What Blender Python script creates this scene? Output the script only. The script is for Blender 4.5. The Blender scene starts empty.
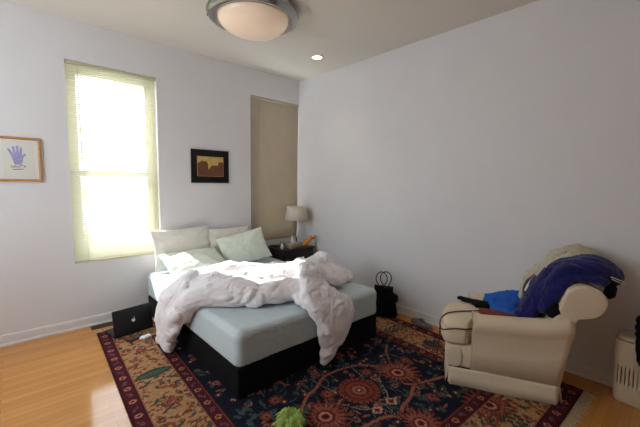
WORLD=3.8; SUN=9.5; SDIR=(.5,-1.0,-1.0); EXPO=0.76
import bpy, bmesh, math, random
import numpy as np
from mathutils import Vector, Matrix, noise
PI = math.pi
S = bpy.context.scene
COL = S.collection

# ---------------------------------------------------------------- helpers
def link(o, parent=None):
    COL.objects.link(o)
    if parent is not None: o.parent = parent
    return o
def mesh_obj(name, verts, faces, mat=None, parent=None, smooth=True, loc=None):
    me = bpy.data.meshes.new(name)
    me.from_pydata([tuple(v) for v in verts], [], [tuple(f) for f in faces])
    me.update()
    if smooth: me.polygons.foreach_set('use_smooth', [True]*len(me.polygons))
    o = bpy.data.objects.new(name, me)
    if mat: me.materials.append(mat)
    if loc: o.location = loc
    return link(o, parent)
def bm_obj(name, bm, mat=None, parent=None, smooth=False, loc=None):
    bmesh.ops.recalc_face_normals(bm, faces=bm.faces)
    me = bpy.data.meshes.new(name); bm.to_mesh(me); bm.free()
    if smooth: me.polygons.foreach_set('use_smooth', [True]*len(me.polygons))
    o = bpy.data.objects.new(name, me)
    if mat: me.materials.append(mat)
    if loc: o.location = loc
    return link(o, parent)
def thing(name, label, cat, loc=(0,0,0), rotz=0, group=None):
    o = bpy.data.objects.new(name, None); COL.objects.link(o)
    o.empty_display_size = .1
    o.location = loc; o.rotation_euler = (0,0,rotz)
    o['label'] = label; o['category'] = cat
    if group: o['group'] = group
    return o
def tag(o, label, cat, group=None):
    o['label'] = label; o['category'] = cat
    if group: o['group'] = group
    return o
def struct(o): o['kind'] = 'structure'; return o
def box(bm, x0, x1, y0, y1, z0, z1, bev=0, seg=2):
    r = bmesh.ops.create_cube(bm, size=1)
    vs = r['verts']
    for v in vs:
        v.co = Vector((x0+(v.co.x+.5)*(x1-x0), y0+(v.co.y+.5)*(y1-y0), z0+(v.co.z+.5)*(z1-z0)))
    if bev:
        es = list({e for v in vs for e in v.link_edges})
        bmesh.ops.bevel(bm, geom=es, offset=bev, segments=seg, affect='EDGES', profile=.5)
    return bm
def box_obj(name, d, mat, parent=None, bev=0, seg=2, smooth=False):
    bm = bmesh.new(); box(bm, *d, bev=bev, seg=seg)
    return bm_obj(name, bm, mat, parent, smooth)
def tube_geo(pts, r, n=8, closed=False, V=None, F=None):
    V = [] if V is None else V; F = [] if F is None else F
    pts = [Vector(p) for p in pts]; N = len(pts); base = len(V)
    rs = r if isinstance(r, (list, tuple)) else [r]*N
    up = Vector((0,0,1)); prev = None
    for i, p in enumerate(pts):
        if closed: t = pts[(i+1)%N]-pts[i-1]
        else: t = pts[min(i+1,N-1)]-pts[max(i-1,0)]
        t.normalize()
        if prev is None:
            a = t.cross(up)
            if a.length < .05: a = t.cross(Vector((1,0,0)))
            a.normalize()
        else:
            a = prev - t*prev.dot(t); a.normalize()
        prev = a; b = t.cross(a)
        for k in range(n):
            an = 2*PI*k/n
            V.append(p + (a*math.cos(an)+b*math.sin(an))*rs[i])
    M = N if closed else N-1
    for i in range(M):
        for k in range(n):
            j = (i+1)%N
            F.append((base+i*n+k, base+i*n+(k+1)%n, base+j*n+(k+1)%n, base+j*n+k))
    if not closed:
        F.append(tuple(base+k for k in range(n))[::-1]); F.append(tuple(base+(N-1)*n+k for k in range(n)))
    return V, F
def tube_obj(name, pts, r, mat, parent=None, n=8, closed=False):
    V, F = tube_geo(pts, r, n, closed)
    return mesh_obj(name, V, F, mat, parent)
def catmull(P, k=8):
    P = [Vector(p) for p in P]; out = []
    Q = [P[0]*2-P[1]] + P + [P[-1]*2-P[-2]]
    for i in range(1, len(Q)-2):
        a,b,c,d = Q[i-1],Q[i],Q[i+1],Q[i+2]
        for j in range(k):
            t = j/k
            out.append(.5*((2*b)+(c-a)*t+(2*a-5*b+4*c-d)*t*t+(3*b-a-3*c+d)*t**3))
    out.append(P[-1]); return out
def lathe(name, prof, mat, parent=None, n=32, loc=(0,0,0), smooth=True):
    V=[];F=[]
    for r,z in prof:
        for k in range(n):
            a=2*PI*k/n; V.append((loc[0]+r*math.cos(a), loc[1]+r*math.sin(a), loc[2]+z))
    for i in range(len(prof)-1):
        for k in range(n):
            F.append((i*n+k, i*n+(k+1)%n, (i+1)*n+(k+1)%n, (i+1)*n+k))
    if prof[0][0]<.03: F.append(tuple(range(n))[::-1])
    if prof[-1][0]<.03: F.append(tuple((len(prof)-1)*n+k for k in range(n)))
    if prof[0][0]>=.03 and prof[-1][0]>=.03:
        i=len(prof)-1
        for k in range(n): F.append((i*n+k, i*n+(k+1)%n, (k+1)%n, k))
    return mesh_obj(name, V, F, mat, parent, smooth)
def fbm(x,y,z,o=4): return noise.fractal(Vector((x,y,z)), .9, 2.1, o)

# ---------------------------------------------------------------- materials
def srgb(r,g,b):
    f=lambda c:(c/255/12.92) if c/255<=.04045 else ((c/255+.055)/1.055)**2.4
    return (f(r),f(g),f(b),1)
def mat(name, col, rough=.6, metal=0, noise_s=0, noise_a=.0, bump=0, bump_s=80, spec=.5, sheen=0, sss=0, coat=0):
    m = bpy.data.materials.new(name); m.use_nodes = True
    nt = m.node_tree; b = nt.nodes['Principled BSDF']
    b.inputs['Base Color'].default_value = col
    b.inputs['Roughness'].default_value = rough
    b.inputs['Metallic'].default_value = metal
    b.inputs['Specular IOR Level'].default_value = spec
    if sheen: b.inputs['Sheen Weight'].default_value = sheen
    if coat: b.inputs['Coat Weight'].default_value = coat; b.inputs['Coat Roughness'].default_value=.1
    tc = nt.nodes.new('ShaderNodeTexCoord')
    if noise_a:
        n = nt.nodes.new('ShaderNodeTexNoise'); n.inputs['Scale'].default_value = noise_s; n.inputs['Detail'].default_value = 4
        nt.links.new(tc.outputs['Object'], n.inputs['Vector'])
        r = nt.nodes.new('ShaderNodeMapRange')
        r.inputs['From Min'].default_value=.3; r.inputs['From Max'].default_value=.7
        r.inputs['To Min'].default_value=1-noise_a; r.inputs['To Max'].default_value=1+noise_a
        nt.links.new(n.outputs['Fac'], r.inputs['Value'])
        mx = nt.nodes.new('ShaderNodeVectorMath'); mx.operation='SCALE'
        mx.inputs[0].default_value = col[:3]
        nt.links.new(r.outputs['Result'], mx.inputs['Scale'])
        nt.links.new(mx.outputs['Vector'], b.inputs['Base Color'])
    if bump:
        n2 = nt.nodes.new('ShaderNodeTexNoise'); n2.inputs['Scale'].default_value = bump_s; n2.inputs['Detail'].default_value = 3
        nt.links.new(tc.outputs['Object'], n2.inputs['Vector'])
        bp = nt.nodes.new('ShaderNodeBump'); bp.inputs['Strength'].default_value = bump; bp.inputs['Distance'].default_value=.01
        nt.links.new(n2.outputs['Fac'], bp.inputs['Height']); nt.links.new(bp.outputs['Normal'], b.inputs['Normal'])
    return m
def emit(name, col, s):
    m = bpy.data.materials.new(name); m.use_nodes = True; nt = m.node_tree
    b = nt.nodes['Principled BSDF']; b.inputs['Base Color'].default_value = (.8,.8,.8,1)
    b.inputs['Emission Color'].default_value = col; b.inputs['Emission Strength'].default_value = s
    return m

M = {}
M['wall'] = mat('wall_paint', srgb(222,221,222), .55, noise_s=3, noise_a=.015, bump=.05, bump_s=60, spec=.3)
M['ceil'] = mat('ceiling_paint', srgb(226,222,212), .7, noise_s=2, noise_a=.01, spec=.2)
M['trim'] = mat('trim_paint', srgb(226,224,224), .4, noise_s=5, noise_a=.01)
M['sash'] = mat('sash_paint', srgb(222,218,200), .4, noise_s=5, noise_a=.01)
M['duvet'] = mat('duvet_cotton', srgb(238,234,236), .85, noise_s=6, noise_a=.02, bump=.15, bump_s=90, spec=.2, sheen=.15)
M['sheet'] = mat('fitted_sheet', srgb(196,210,214), .8, noise_s=5, noise_a=.02, bump=.12, bump_s=60, spec=.2)
M['pillow_white'] = mat('pillow_white', srgb(226,224,214), .85, noise_s=7, noise_a=.02, bump=.12, bump_s=40, spec=.2)
M['pillow_green'] = mat('pillow_green', srgb(219,227,213), .85, noise_s=7, noise_a=.02, bump=.12, bump_s=40, spec=.2)
M['bedbase'] = mat('bed_base_fabric', srgb(16,15,17), .9, noise_s=60, noise_a=.2, spec=.2)
M['darkwood'] = mat('dark_wood', srgb(34,20,18), .35, noise_s=12, noise_a=.25)
M['black'] = mat('black_plastic', srgb(17,17,19), .45, noise_s=20, noise_a=.1)
M['blackcloth'] = mat('black_cloth', srgb(15,15,18), .9, noise_s=90, noise_a=.3, bump=.3, bump_s=120, spec=.2)
M['navy'] = mat('navy_fleece', srgb(30,30,92), .9, noise_s=40, noise_a=.15, bump=.3, bump_s=90, spec=.15, sheen=.2)
M['blue'] = mat('blue_cloth', srgb(50,108,205), .85, noise_s=40, noise_a=.12, bump=.3, bump_s=90, spec=.15)
M['chair'] = mat('cream_upholstery', srgb(222,206,178), .85, noise_s=45, noise_a=.02, bump=.2, bump_s=160, spec=.2)
M['leather'] = mat('brown_leather', srgb(92,42,26), .5, noise_s=30, noise_a=.15)
M['rust'] = mat('rust_cloth', srgb(120,50,32), .85, noise_s=30, noise_a=.15, bump=.2)
M['white'] = mat('white_plastic', srgb(235,233,228), .35, noise_s=10, noise_a=.01)
M['chrome'] = mat('brushed_nickel', srgb(190,188,185), .22, metal=1, noise_s=20, noise_a=.04)
M['shade'] = mat('linen_shade', srgb(232,222,205), .9, noise_s=80, noise_a=.04, spec=.1)
M['orange'] = mat('orange_plush', srgb(222,140,40), .85, noise_s=20, noise_a=.1)
M['pink'] = mat('pink_plush', srgb(190,90,100), .85, noise_s=20, noise_a=.1)
M['tissue'] = mat('tissue_paper', srgb(240,238,235), .9, noise_s=20, noise_a=.02)
M['tissuebox'] = mat('tissue_box_card', srgb(160,148,128), .7, noise_s=35, noise_a=.2)
M['crate'] = mat('beige_crate_plastic', srgb(200,180,150), .5, noise_s=10, noise_a=.04)
M['oak'] = mat('oak_frame', srgb(186,136,84), .45, noise_s=25, noise_a=.12)
M['blackframe'] = mat('black_frame', srgb(20,15,14), .6, noise_s=25, noise_a=.2, spec=.25)
M['grey_cloth'] = mat('grey_cloth', srgb(110,106,98), .9, noise_s=30, noise_a=.15, bump=.3)
M['paper'] = mat('art_paper', srgb(226,226,216), .8, noise_s=10, noise_a=.01)
M['mat_board'] = mat('mat_board', srgb(232,232,228), .8, noise_s=10, noise_a=.01)

def knit():
    m = mat('knit_wool', srgb(204,194,172), .95, noise_s=70, noise_a=.18, bump=.7, bump_s=110, spec=.1)
    return m
M['knit'] = knit()
def glassm(name, rough=0.0):
    m = bpy.data.materials.new(name); m.use_nodes=True; nt=m.node_tree; nt.nodes.clear()
    out=nt.nodes.new('ShaderNodeOutputMaterial'); tr=nt.nodes.new('ShaderNodeBsdfTransparent'); gl=nt.nodes.new('ShaderNodeBsdfGlossy')
    gl.inputs['Roughness'].default_value=rough
    lw=nt.nodes.new('ShaderNodeLayerWeight'); lw.inputs['Blend'].default_value=.5
    pw=nt.nodes.new('ShaderNodeMath'); pw.operation='POWER'; pw.inputs[1].default_value=4; nt.links.new(lw.outputs['Facing'],pw.inputs[0])
    fr=nt.nodes.new('ShaderNodeMath'); fr.operation='MULTIPLY_ADD'; fr.inputs[1].default_value=.6; fr.inputs[2].default_value=.03; nt.links.new(pw.outputs[0],fr.inputs[0])
    mx=nt.nodes.new('ShaderNodeMixShader')
    nt.links.new(fr.outputs[0],mx.inputs[0]);nt.links.new(tr.outputs[0],mx.inputs[1]);nt.links.new(gl.outputs[0],mx.inputs[2]);nt.links.new(mx.outputs[0],out.inputs[0])
    return m
M['glass'] = glassm('clear_glass', .03)
def wrinkle(m,scale,dist,strength=1.0):
    nt=m.node_tree; b=nt.nodes['Principled BSDF']; tc=nt.nodes.new('ShaderNodeTexCoord')
    n=nt.nodes.new('ShaderNodeTexNoise'); n.inputs['Scale'].default_value=scale; n.inputs['Detail'].default_value=3; n.inputs['Distortion'].default_value=1.6; n.inputs['Roughness'].default_value=.55
    nt.links.new(tc.outputs['Object'],n.inputs['Vector'])
    s=nt.nodes.new('ShaderNodeMath'); s.operation='SUBTRACT'; s.inputs[1].default_value=.5; nt.links.new(n.outputs['Fac'],s.inputs[0])
    a=nt.nodes.new('ShaderNodeMath'); a.operation='ABSOLUTE'; nt.links.new(s.outputs[0],a.inputs[0])
    p=nt.nodes.new('ShaderNodeMath'); p.operation='POWER'; p.inputs[1].default_value=.6; nt.links.new(a.outputs[0],p.inputs[0])
    bp=nt.nodes.new('ShaderNodeBump'); bp.inputs['Strength'].default_value=strength; bp.inputs['Distance'].default_value=dist; nt.links.new(p.outputs[0],bp.inputs['Height'])
    old=b.inputs['Normal'].links
    if old: nt.links.new(old[0].from_socket,bp.inputs['Normal'])
    nt.links.new(bp.outputs['Normal'],b.inputs['Normal'])
wrinkle(M['duvet'],5,.035,.45); wrinkle(M['navy'],6,.025,.4); wrinkle(M['blue'],14,.03,.9); wrinkle(M['pillow_green'],4,.02,.35); wrinkle(M['pillow_white'],4,.02,.3); wrinkle(M['sheet'],2.2,.02,.22); wrinkle(M['chair'],5,.012,.15)
def translucent(name, col, fac, rough=.6):
    m = bpy.data.materials.new(name); m.use_nodes=True; nt=m.node_tree; nt.nodes.clear()
    out=nt.nodes.new('ShaderNodeOutputMaterial'); d=nt.nodes.new('ShaderNodeBsdfDiffuse'); t=nt.nodes.new('ShaderNodeBsdfTranslucent')
    d.inputs['Color'].default_value=col; t.inputs['Color'].default_value=col
    n=nt.nodes.new('ShaderNodeTexNoise'); n.inputs['Scale'].default_value=9
    tc=nt.nodes.new('ShaderNodeTexCoord'); nt.links.new(tc.outputs['Object'],n.inputs['Vector'])
    r=nt.nodes.new('ShaderNodeMapRange'); r.inputs['To Min'].default_value=fac-.05; r.inputs['To Max'].default_value=fac+.05
    nt.links.new(n.outputs['Fac'],r.inputs['Value'])
    mx=nt.nodes.new('ShaderNodeMixShader'); nt.links.new(r.outputs[0],mx.inputs[0]); nt.links.new(d.outputs[0],mx.inputs[1]); nt.links.new(t.outputs[0],mx.inputs[2]); nt.links.new(mx.outputs[0],out.inputs[0])
    return m
M['slat'] = translucent('blind_vinyl_light', srgb(226,223,200), .13)
M['slat_dark'] = mat('blind_vinyl_taupe', srgb(176,164,146), .6, noise_s=6, noise_a=.03, spec=.2)
M['rail'] = mat('blind_rail', srgb(196,190,160), .5, noise_s=6, noise_a=.03)

def wood_floor():
    m = bpy.data.materials.new('oak_floor'); m.use_nodes=True; nt=m.node_tree; b=nt.nodes['Principled BSDF']; L=nt.links.new
    tc=nt.nodes.new('ShaderNodeTexCoord')
    br=nt.nodes.new('ShaderNodeTexBrick'); br.offset=.37; br.offset_frequency=2; br.squash=1
    br.inputs['Scale'].default_value=1; br.inputs['Brick Width'].default_value=.85; br.inputs['Row Height'].default_value=.057
    br.inputs['Mortar Size'].default_value=.0012; br.inputs['Mortar Smooth'].default_value=.3; br.inputs['Bias'].default_value=0
    br.inputs['Color1'].default_value=(0,0,0,1); br.inputs['Color2'].default_value=(1,1,1,1); br.inputs['Mortar'].default_value=(.5,.5,.5,1)
    L(tc.outputs['Object'],br.inputs['Vector'])
    mp=nt.nodes.new('ShaderNodeMapping'); mp.inputs['Scale'].default_value=(2.2,38,1); L(tc.outputs['Object'],mp.inputs['Vector'])
    no=nt.nodes.new('ShaderNodeTexNoise'); no.inputs['Scale'].default_value=1.5; no.inputs['Detail'].default_value=6; L(mp.outputs[0],no.inputs['Vector'])
    ad=nt.nodes.new('ShaderNodeMath'); ad.operation='MULTIPLY_ADD'; ad.inputs[1].default_value=.55
    L(br.outputs['Color'],ad.inputs[0])
    m2=nt.nodes.new('ShaderNodeMath'); m2.operation='MULTIPLY'; m2.inputs[1].default_value=.55; L(no.outputs['Fac'],m2.inputs[0]); L(m2.outputs[0],ad.inputs[2])
    cr=nt.nodes.new('ShaderNodeValToRGB'); e=cr.color_ramp.elements
    e[0].position=.1; e[0].color=srgb(188,124,54); e[1].position=.95; e[1].color=srgb(210,148,76)
    x=e.new(.55); x.color=srgb(199,135,63)
    L(ad.outputs[0],cr.inputs[0])
    mm=nt.nodes.new('ShaderNodeMixRGB'); mm.blend_type='MIX'; mm.inputs[2].default_value=srgb(150,96,48); L(br.outputs['Fac'],mm.inputs[0]); L(cr.outputs[0],mm.inputs[1])
    L(mm.outputs[0],b.inputs['Base Color'])
    b.inputs['Roughness'].default_value=.11; b.inputs['Specular IOR Level'].default_value=.6
    b.inputs['Coat Weight'].default_value=.08; b.inputs['Coat Roughness'].default_value=.04
    return m
M['floor']=wood_floor()

# ---------------------------------------------------------------- room shell
H = 3.017; XL=-4.7; YB=-6.1
W1=(-2.845,-2.028,.668,2.64); W2=(-.838,-.001,.665,2.675)
def wall_xz(name, y0, y1, x0, x1, z0, z1, holes):
    xs = sorted({x0,x1,*[h[0] for h in holes],*[h[1] for h in holes]}); zs = sorted({z0,z1,*[h[2] for h in holes],*[h[3] for h in holes]})
    solid = lambda i,k: 0<=i<len(xs)-1 and 0<=k<len(zs)-1 and not any(h[0]<=(xs[i]+xs[i+1])/2<=h[1] and h[2]<=(zs[k]+zs[k+1])/2<=h[3] for h in holes)
    V=[];F=[];idx={}
    def vid(i,j,k):
        if (i,j,k) not in idx: idx[(i,j,k)]=len(V); V.append((xs[i],(y0,y1)[j],zs[k]))
        return idx[(i,j,k)]
    for i in range(len(xs)-1):
        for k in range(len(zs)-1):
            if not solid(i,k): continue
            F.append((vid(i,0,k),vid(i+1,0,k),vid(i+1,0,k+1),vid(i,0,k+1)))
            F.append((vid(i,1,k),vid(i,1,k+1),vid(i+1,1,k+1),vid(i+1,1,k)))
            if not solid(i-1,k): F.append((vid(i,0,k),vid(i,0,k+1),vid(i,1,k+1),vid(i,1,k)))
            if not solid(i+1,k): F.append((vid(i+1,0,k),vid(i+1,1,k),vid(i+1,1,k+1),vid(i+1,0,k+1)))
            if not solid(i,k-1): F.append((vid(i,0,k),vid(i,1,k),vid(i+1,1,k),vid(i+1,0,k)))
            if not solid(i,k+1): F.append((vid(i,0,k+1),vid(i+1,0,k+1),vid(i+1,1,k+1),vid(i,1,k+1)))
    return mesh_obj(name,V,F,M['wall'],smooth=False)
struct(wall_xz('wall_left', 0, .16, XL-.15, .15, 0, H, [W1,W2]))
struct(box_obj('wall_right',(0,.15,YB-.15,0,0,H),M['wall']))
struct(box_obj('floor',(XL-.15,.15,YB-.15,.16,-.1,0),M['floor']))
struct(box_obj('ceiling',(XL-.15,.15,YB-.15,.16,H,H+.1),M['ceil']))
struct(wall_xz('wall_back', YB-.15, YB, XL-.15, 0, 0, H, []))
SW=(-2.3,-.7,1.1,2.7)   # unseen window in the wall on the photographer's left
o=wall_xz('wall_side', 0, .15, 0, -YB, 0, H, [(-SW[1],-SW[0],SW[2],SW[3])]); struct(o)
o.rotation_euler=(0,0,-PI/2); o.location=(XL-.15,0,0)
def baseboard(name, a, b, nrm):
    # profile: (out, z)
    prof=[(0,0),(.02,0),(.02,.012),(.016,.02),(.013,.022),(.013,.085),(.009,.098),(0,.1)]
    a=Vector((*a,0)); b=Vector((*b,0)); n=Vector((*nrm,0)); V=[]; k=len(prof)
    for p in (a,b):
        for q,z in prof: V.append(p+n*q+Vector((0,0,z)))
    F=[(i,(i+1)%k,k+(i+1)%k,k+i) for i in range(k)]+[tuple(range(k))[::-1],tuple(range(k,2*k))]
    return struct(mesh_obj(name,V,F,M['trim'],smooth=False))
baseboard('baseboard_left',(XL,0),(-.02,0),(0,-1))
baseboard('baseboard_right',(0,0),(0,YB),(-1,0))
baseboard('baseboard_back',(XL,YB),(-.02,YB),(0,1))

# windows: sashes with glass, set in the recess
def window(name, W, yb=.09):
    x0,x1,z0,z1=W; y=yb
    bm=bmesh.new(); t=.045
    for a in ((x0,x0+t,y,y+.05,z0,z1),(x1-t,x1,y,y+.05,z0,z1),(x0+t,x1-t,y,y+.05,z1-t,z1),(x0+t,x1-t,y,y+.05,z0,z0+t)): box(bm,*a)
    fr=struct(bm_obj(name,bm,M['sash']))
    zm=1.575
    for (a,b,yy) in ((z0+t,zm+.025,y+.001),(zm-.025,z1-t,y+.026)):
        bm=bmesh.new(); s=.05; u0=x0+t;u1=x1-t; w=.022
        for q in ((u0,u0+s,yy,yy+w,a,b),(u1-s,u1,yy,yy+w,a,b),(u0+s,u1-s,yy,yy+w,a,a+s),(u0+s,u1-s,yy,yy+w,b-s,b)): box(bm,*q,bev=.003,seg=1)
        sh=bm_obj('sash',bm,M['sash'],fr)
        box_obj('pane',(u0+s,u1-s,yy+.009,yy+.012,a+s,b-s),M['glass'],sh)
    return fr
window('window_1',W1); window('window_2',W2)
def blind(W, slatmat, railmat, tilt, pitch, y0, label, wand_x, closed=False):
    x0,x1,z0,z1=W
    t=thing('window_blind',label,'blind',((x0+x1)/2,y0,z1),0)
    hw=(x1-x0)/2-(.0006 if closed else .004); X0,X1=-hw,hw; h=z1-z0
    box_obj('head_rail',(X0,X1,-.014,.014,-.032,-.001),railmat,t,bev=.003,seg=1)
    V=[];F=[];w=.0125*1.0; z=-.045
    while z>-(h-(.016 if closed else .026)):
        b=len(V)
        for k in range(5):
            q=(k-2)/2; yy=q*w; zz=.002*(1-q*q)
            c,s_=math.cos(tilt),math.sin(tilt)
            V+= [(X0+.003,yy*c-zz*s_,z+yy*s_+zz*c),(X1-.003,yy*c-zz*s_,z+yy*s_+zz*c)]
        for k in range(4): F.append((b+2*k,b+2*k+1,b+2*k+3,b+2*k+2))
        z-=pitch
    mesh_obj('slats',V,F,slatmat,t)
    box_obj('bottom_rail',(X0,X1,-.012,.012,-(h-.002),-(h-.016)),railmat,t,bev=.003,seg=1)
    for fx in (.14,.5,.86):
        x=X0+(X1-X0)*fx; bm=bmesh.new()
        box(bm,x-.0008,x+.0008,-.0145,-.0135,-(h-.01),-.03)
        bm_obj('ladder_cord',bm,railmat,t)
    V,F=tube_geo([(wand_x,-.02,-.03),(wand_x+.002,-.022,-.5),(wand_x+.004,-.022,-.95)],.0035,6)
    mesh_obj('tilt_wand',V,F,railmat,t)
    return t
blind(W1,M['slat'],M['rail'],math.radians(47),.021,.018,'tall bright daylit pale slatted blind over the large left window',-.31)
blind(W2,M['slat_dark'],M['slat_dark'],math.radians(-70),.019,.009,'closed taupe slatted blind in the narrow window beside the corner',-.3,True)

# ---------------------------------------------------------------- pictures
def picture(x0,x1,z0,z1,fw,framemat,label,inner):
    t=thing('picture_frame',label,'picture',((x0+x1)/2,0,(z0+z1)/2))
    hx=(x1-x0)/2;hz=(z1-z0)/2
    bm=bmesh.new(); d=.022
    V=[];F=[]
    prof=[(0,-.001),(0,-d),(fw*.5,-d-.003),(fw,-d+.006),(fw,-.001)]
    for (sx,sz) in ((-1,-1),(1,-1),(1,1),(-1,1)):
        for q,y in prof: V.append((sx*(hx-q),y,sz*(hz-q)))
    k=len(prof)
    for i in range(4):
        j=(i+1)%4
        for a in range(k):
            b=(a+1)%k; F.append((i*k+a,j*k+a,j*k+b,i*k+b))
    mesh_obj('frame',V,F,framemat,t,smooth=False)
    inner(t,hx-fw,hz-fw)
    return t
def poly(name,pts,y,mat_,par,th=.0006):
    bm=bmesh.new(); vs=[bm.verts.new((x,y,z)) for x,z in pts]; f=bm.faces.new(vs)
    r=bmesh.ops.extrude_face_region(bm,geom=[f]); 
    for v in [g for g in r['geom'] if isinstance(g,bmesh.types.BMVert)]: v.co.y+=th
    return bm_obj(name,bm,mat_,par)
HAND=mat('hand_print_paint',srgb(164,162,206),.8,noise_s=60,noise_a=.2)
INK=mat('brown_ink',srgb(170,110,80),.8,noise_s=80,noise_a=.3)
INK2=mat('purple_ink',srgb(90,70,140),.8,noise_s=80,noise_a=.3)
def hand_art(t,hx,hz):
    box_obj('backing',(-hx,hx,-.006,-.0015,-hz,hz),M['mat_board'],t)
    box_obj('art_paper',(-.105,.105,-.0085,-.0062,-.163,.163),M['paper'],t)
    # painted handprint: palm and five fingers as one outline
    P=[(-.02,-.062),(.022,-.062),(.034,-.03),(.038,.0),(.058,.028),(.055,.037),(.045,.035),(.03,.018),(.030,.045),(.034,.088),(.024,.093),(.018,.088),(.014,.05),(.010,.052),(.010,.103),(.0,.108),(-.008,.102),(-.007,.052),(-.012,.05),(-.018,.096),(-.028,.1),(-.035,.094),(-.028,.046),(-.034,.043),(-.052,.075),(-.062,.078),(-.066,.07),(-.048,.03),(-.038,-.005),(-.03,-.04)]
    poly('hand_print',[(x*1.0-.004,z+.015) for x,z in P],-.0092,HAND,t)
    rs=random.Random(3); V=[];F=[]
    for i in range(16):
        x=-.05+i*.0065; z=-.062+rs.uniform(-.012,.012); L=rs.uniform(.01,.022); a=rs.uniform(0,PI)
        dx,dz=math.cos(a)*L/2,math.sin(a)*L/2; nx,nz=-math.sin(a)*.002,math.cos(a)*.002
        b=len(V); V+=[(x-dx-nx,-.0094,z-dz-nz),(x+dx-nx,-.0094,z+dz-nz),(x+dx+nx,-.0094,z+dz+nz),(x-dx+nx,-.0094,z-dz+nz)]; F.append((b,b+1,b+2,b+3))
    mesh_obj('brown_brush_marks',V,F,INK,t,smooth=False)
    poly('purple_line',[(-.04,-.095),(.03,-.090),(.03,-.084),(-.04,-.089)],-.0094,INK2,t)
    box_obj('glazing',(-hx,hx,-.0135,-.0125,-hz,hz),M['glass'],t)
picture(-3.372,-3.055,1.480,1.874,.022,M['oak'],'framed painted purple handprint in a thin oak frame',hand_art)
GOLD=mat('golden_sky_print',srgb(196,164,92),.7,noise_s=14,noise_a=.12)
BRN=mat('brown_print',srgb(104,62,34),.7,noise_s=60,noise_a=.3)
LINE=mat('gilt_fillet',srgb(170,140,90),.5,noise_s=30,noise_a=.1)
def city(t,hx,hz):
    box_obj('mat_board',(-hx,hx,-.012,-.002,-hz,hz),M['blackframe'],t)
    bx,bz=.172,.123
    box_obj('gilt_fillet',(-bx,bx,-.014,-.0122,-bz,bz),LINE,t)
    box_obj('sky_print',(-bx+.006,bx-.006,-.0150,-.0142,-bz+.006,bz-.006),GOLD,t)
    w=bx-.006;h=bz-.006
    P=[(-w,-h),(-w,.03),(-.13,.06),(-.115,.06),(-.108,.09),(-.10,.06),(-.06,.07),(-.045,.05),(-.035,.03),(-.032,-.02),(-.018,-.04),(-.01,-.02),(0,.0),(.02,.01),(.025,.03),(.035,.01),(.06,.012),(.064,.03),(.07,.012),(.1,.02),(.105,.055),(.13,.06),(w,.055),(w,-h)]
    poly('skyline_print',P,-.0156,BRN,t)
picture(-1.662,-1.176,1.485,1.893,.045,M['blackframe'],'black framed golden picture of brown building silhouettes between the two windows',city)

# ---------------------------------------------------------------- ceiling fixtures
CLX,CLY=-1.625,-1.375
CS=1.19
t=thing('ceiling_light','large round flush ceiling light with nickel rim and glowing frosted bowl','ceiling light',(CLX,CLY,H))
lathe('canopy',[(.02,-.0),(.20,-.0),(.20,-.03),(.18,-.04),(.02,-.04)],M['white'],t,40)
lathe('rim',[(r*CS,z) for r,z in [(.255,-.02),(.30,-.018),(.325,-.035),(.335,-.06),(.325,-.085),(.30,-.10),(.272,-.105),(.262,-.095),(.262,-.08),(.25,-.06)]],mat('fixture_nickel',srgb(165,163,160),.2,metal=1,noise_s=20,noise_a=.04),t,64)
GL=bpy.data.materials.new('frosted_bowl'); GL.use_nodes=True
b=GL.node_tree.nodes['Principled BSDF']; b.inputs['Base Color'].default_value=srgb(232,212,190); b.inputs['Roughness'].default_value=.25
b.inputs['Emission Color'].default_value=(1,.72,.48,1); b.inputs['Emission Strength'].default_value=.25
nn=GL.node_tree.nodes.new('ShaderNodeTexNoise'); nn.inputs['Scale'].default_value=2.5
rr=GL.node_tree.nodes.new('ShaderNodeMapRange'); rr.inputs['To Min'].default_value=.05; rr.inputs['To Max'].default_value=.17
GL.node_tree.links.new(nn.outputs['Fac'],rr.inputs['Value']); GL.node_tree.links.new(rr.outputs[0],b.inputs['Emission Strength'])
lathe('glass_bowl',[(.258*CS,-.085)]+[(.258*CS*math.cos(a*PI/2/12),-.085-.135*math.sin(a*PI/2/12)) for a in range(1,12)]+[(.004,-.22)],GL,t,64)
for a in (20,140,260):
    a=math.radians(a); lathe('rim_screw',[(.004,-.02),(.016,-.018),(.018,-.008),(.016,.0),(.002,.001)],M['black'],t,12,loc=(.326*CS*math.cos(a),.326*CS*math.sin(a),-.05))
t=thing('recessed_downlight','small round recessed downlight glowing in the ceiling near the corner','downlight',(-.466,-.925,H))
lathe('trim_ring',[(.055,-.0005),(.08,-.0005),(.08,-.004),(.062,-.009),(.056,-.006)],M['white'],t,32)
lathe('lamp_lens',[(.002,-.0005),(.055,-.0005),(.055,-.004),(.002,-.005)],emit('downlight_glow',(1,.9,.72,1),6),t,24)

# ---------------------------------------------------------------- bed
BX0,BX1,BY0,BY1=-2.215,-.69,-2.115,-.085
t=thing('bed','double bed, black base and mattress under a pale blue fitted sheet','bed',((BX0+BX1)/2,(BY0+BY1)/2,0))
cx,cy=(BX0+BX1)/2,(BY0+BY1)/2; hx,hy=(BX1-BX0)/2,(BY1-BY0)/2
box_obj('bed_base',(-hx+.005,hx-.005,-hy+.005,hy-.005,0.0135,.235),M['bedbase'],t,bev=.018,seg=3,smooth=True)
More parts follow.
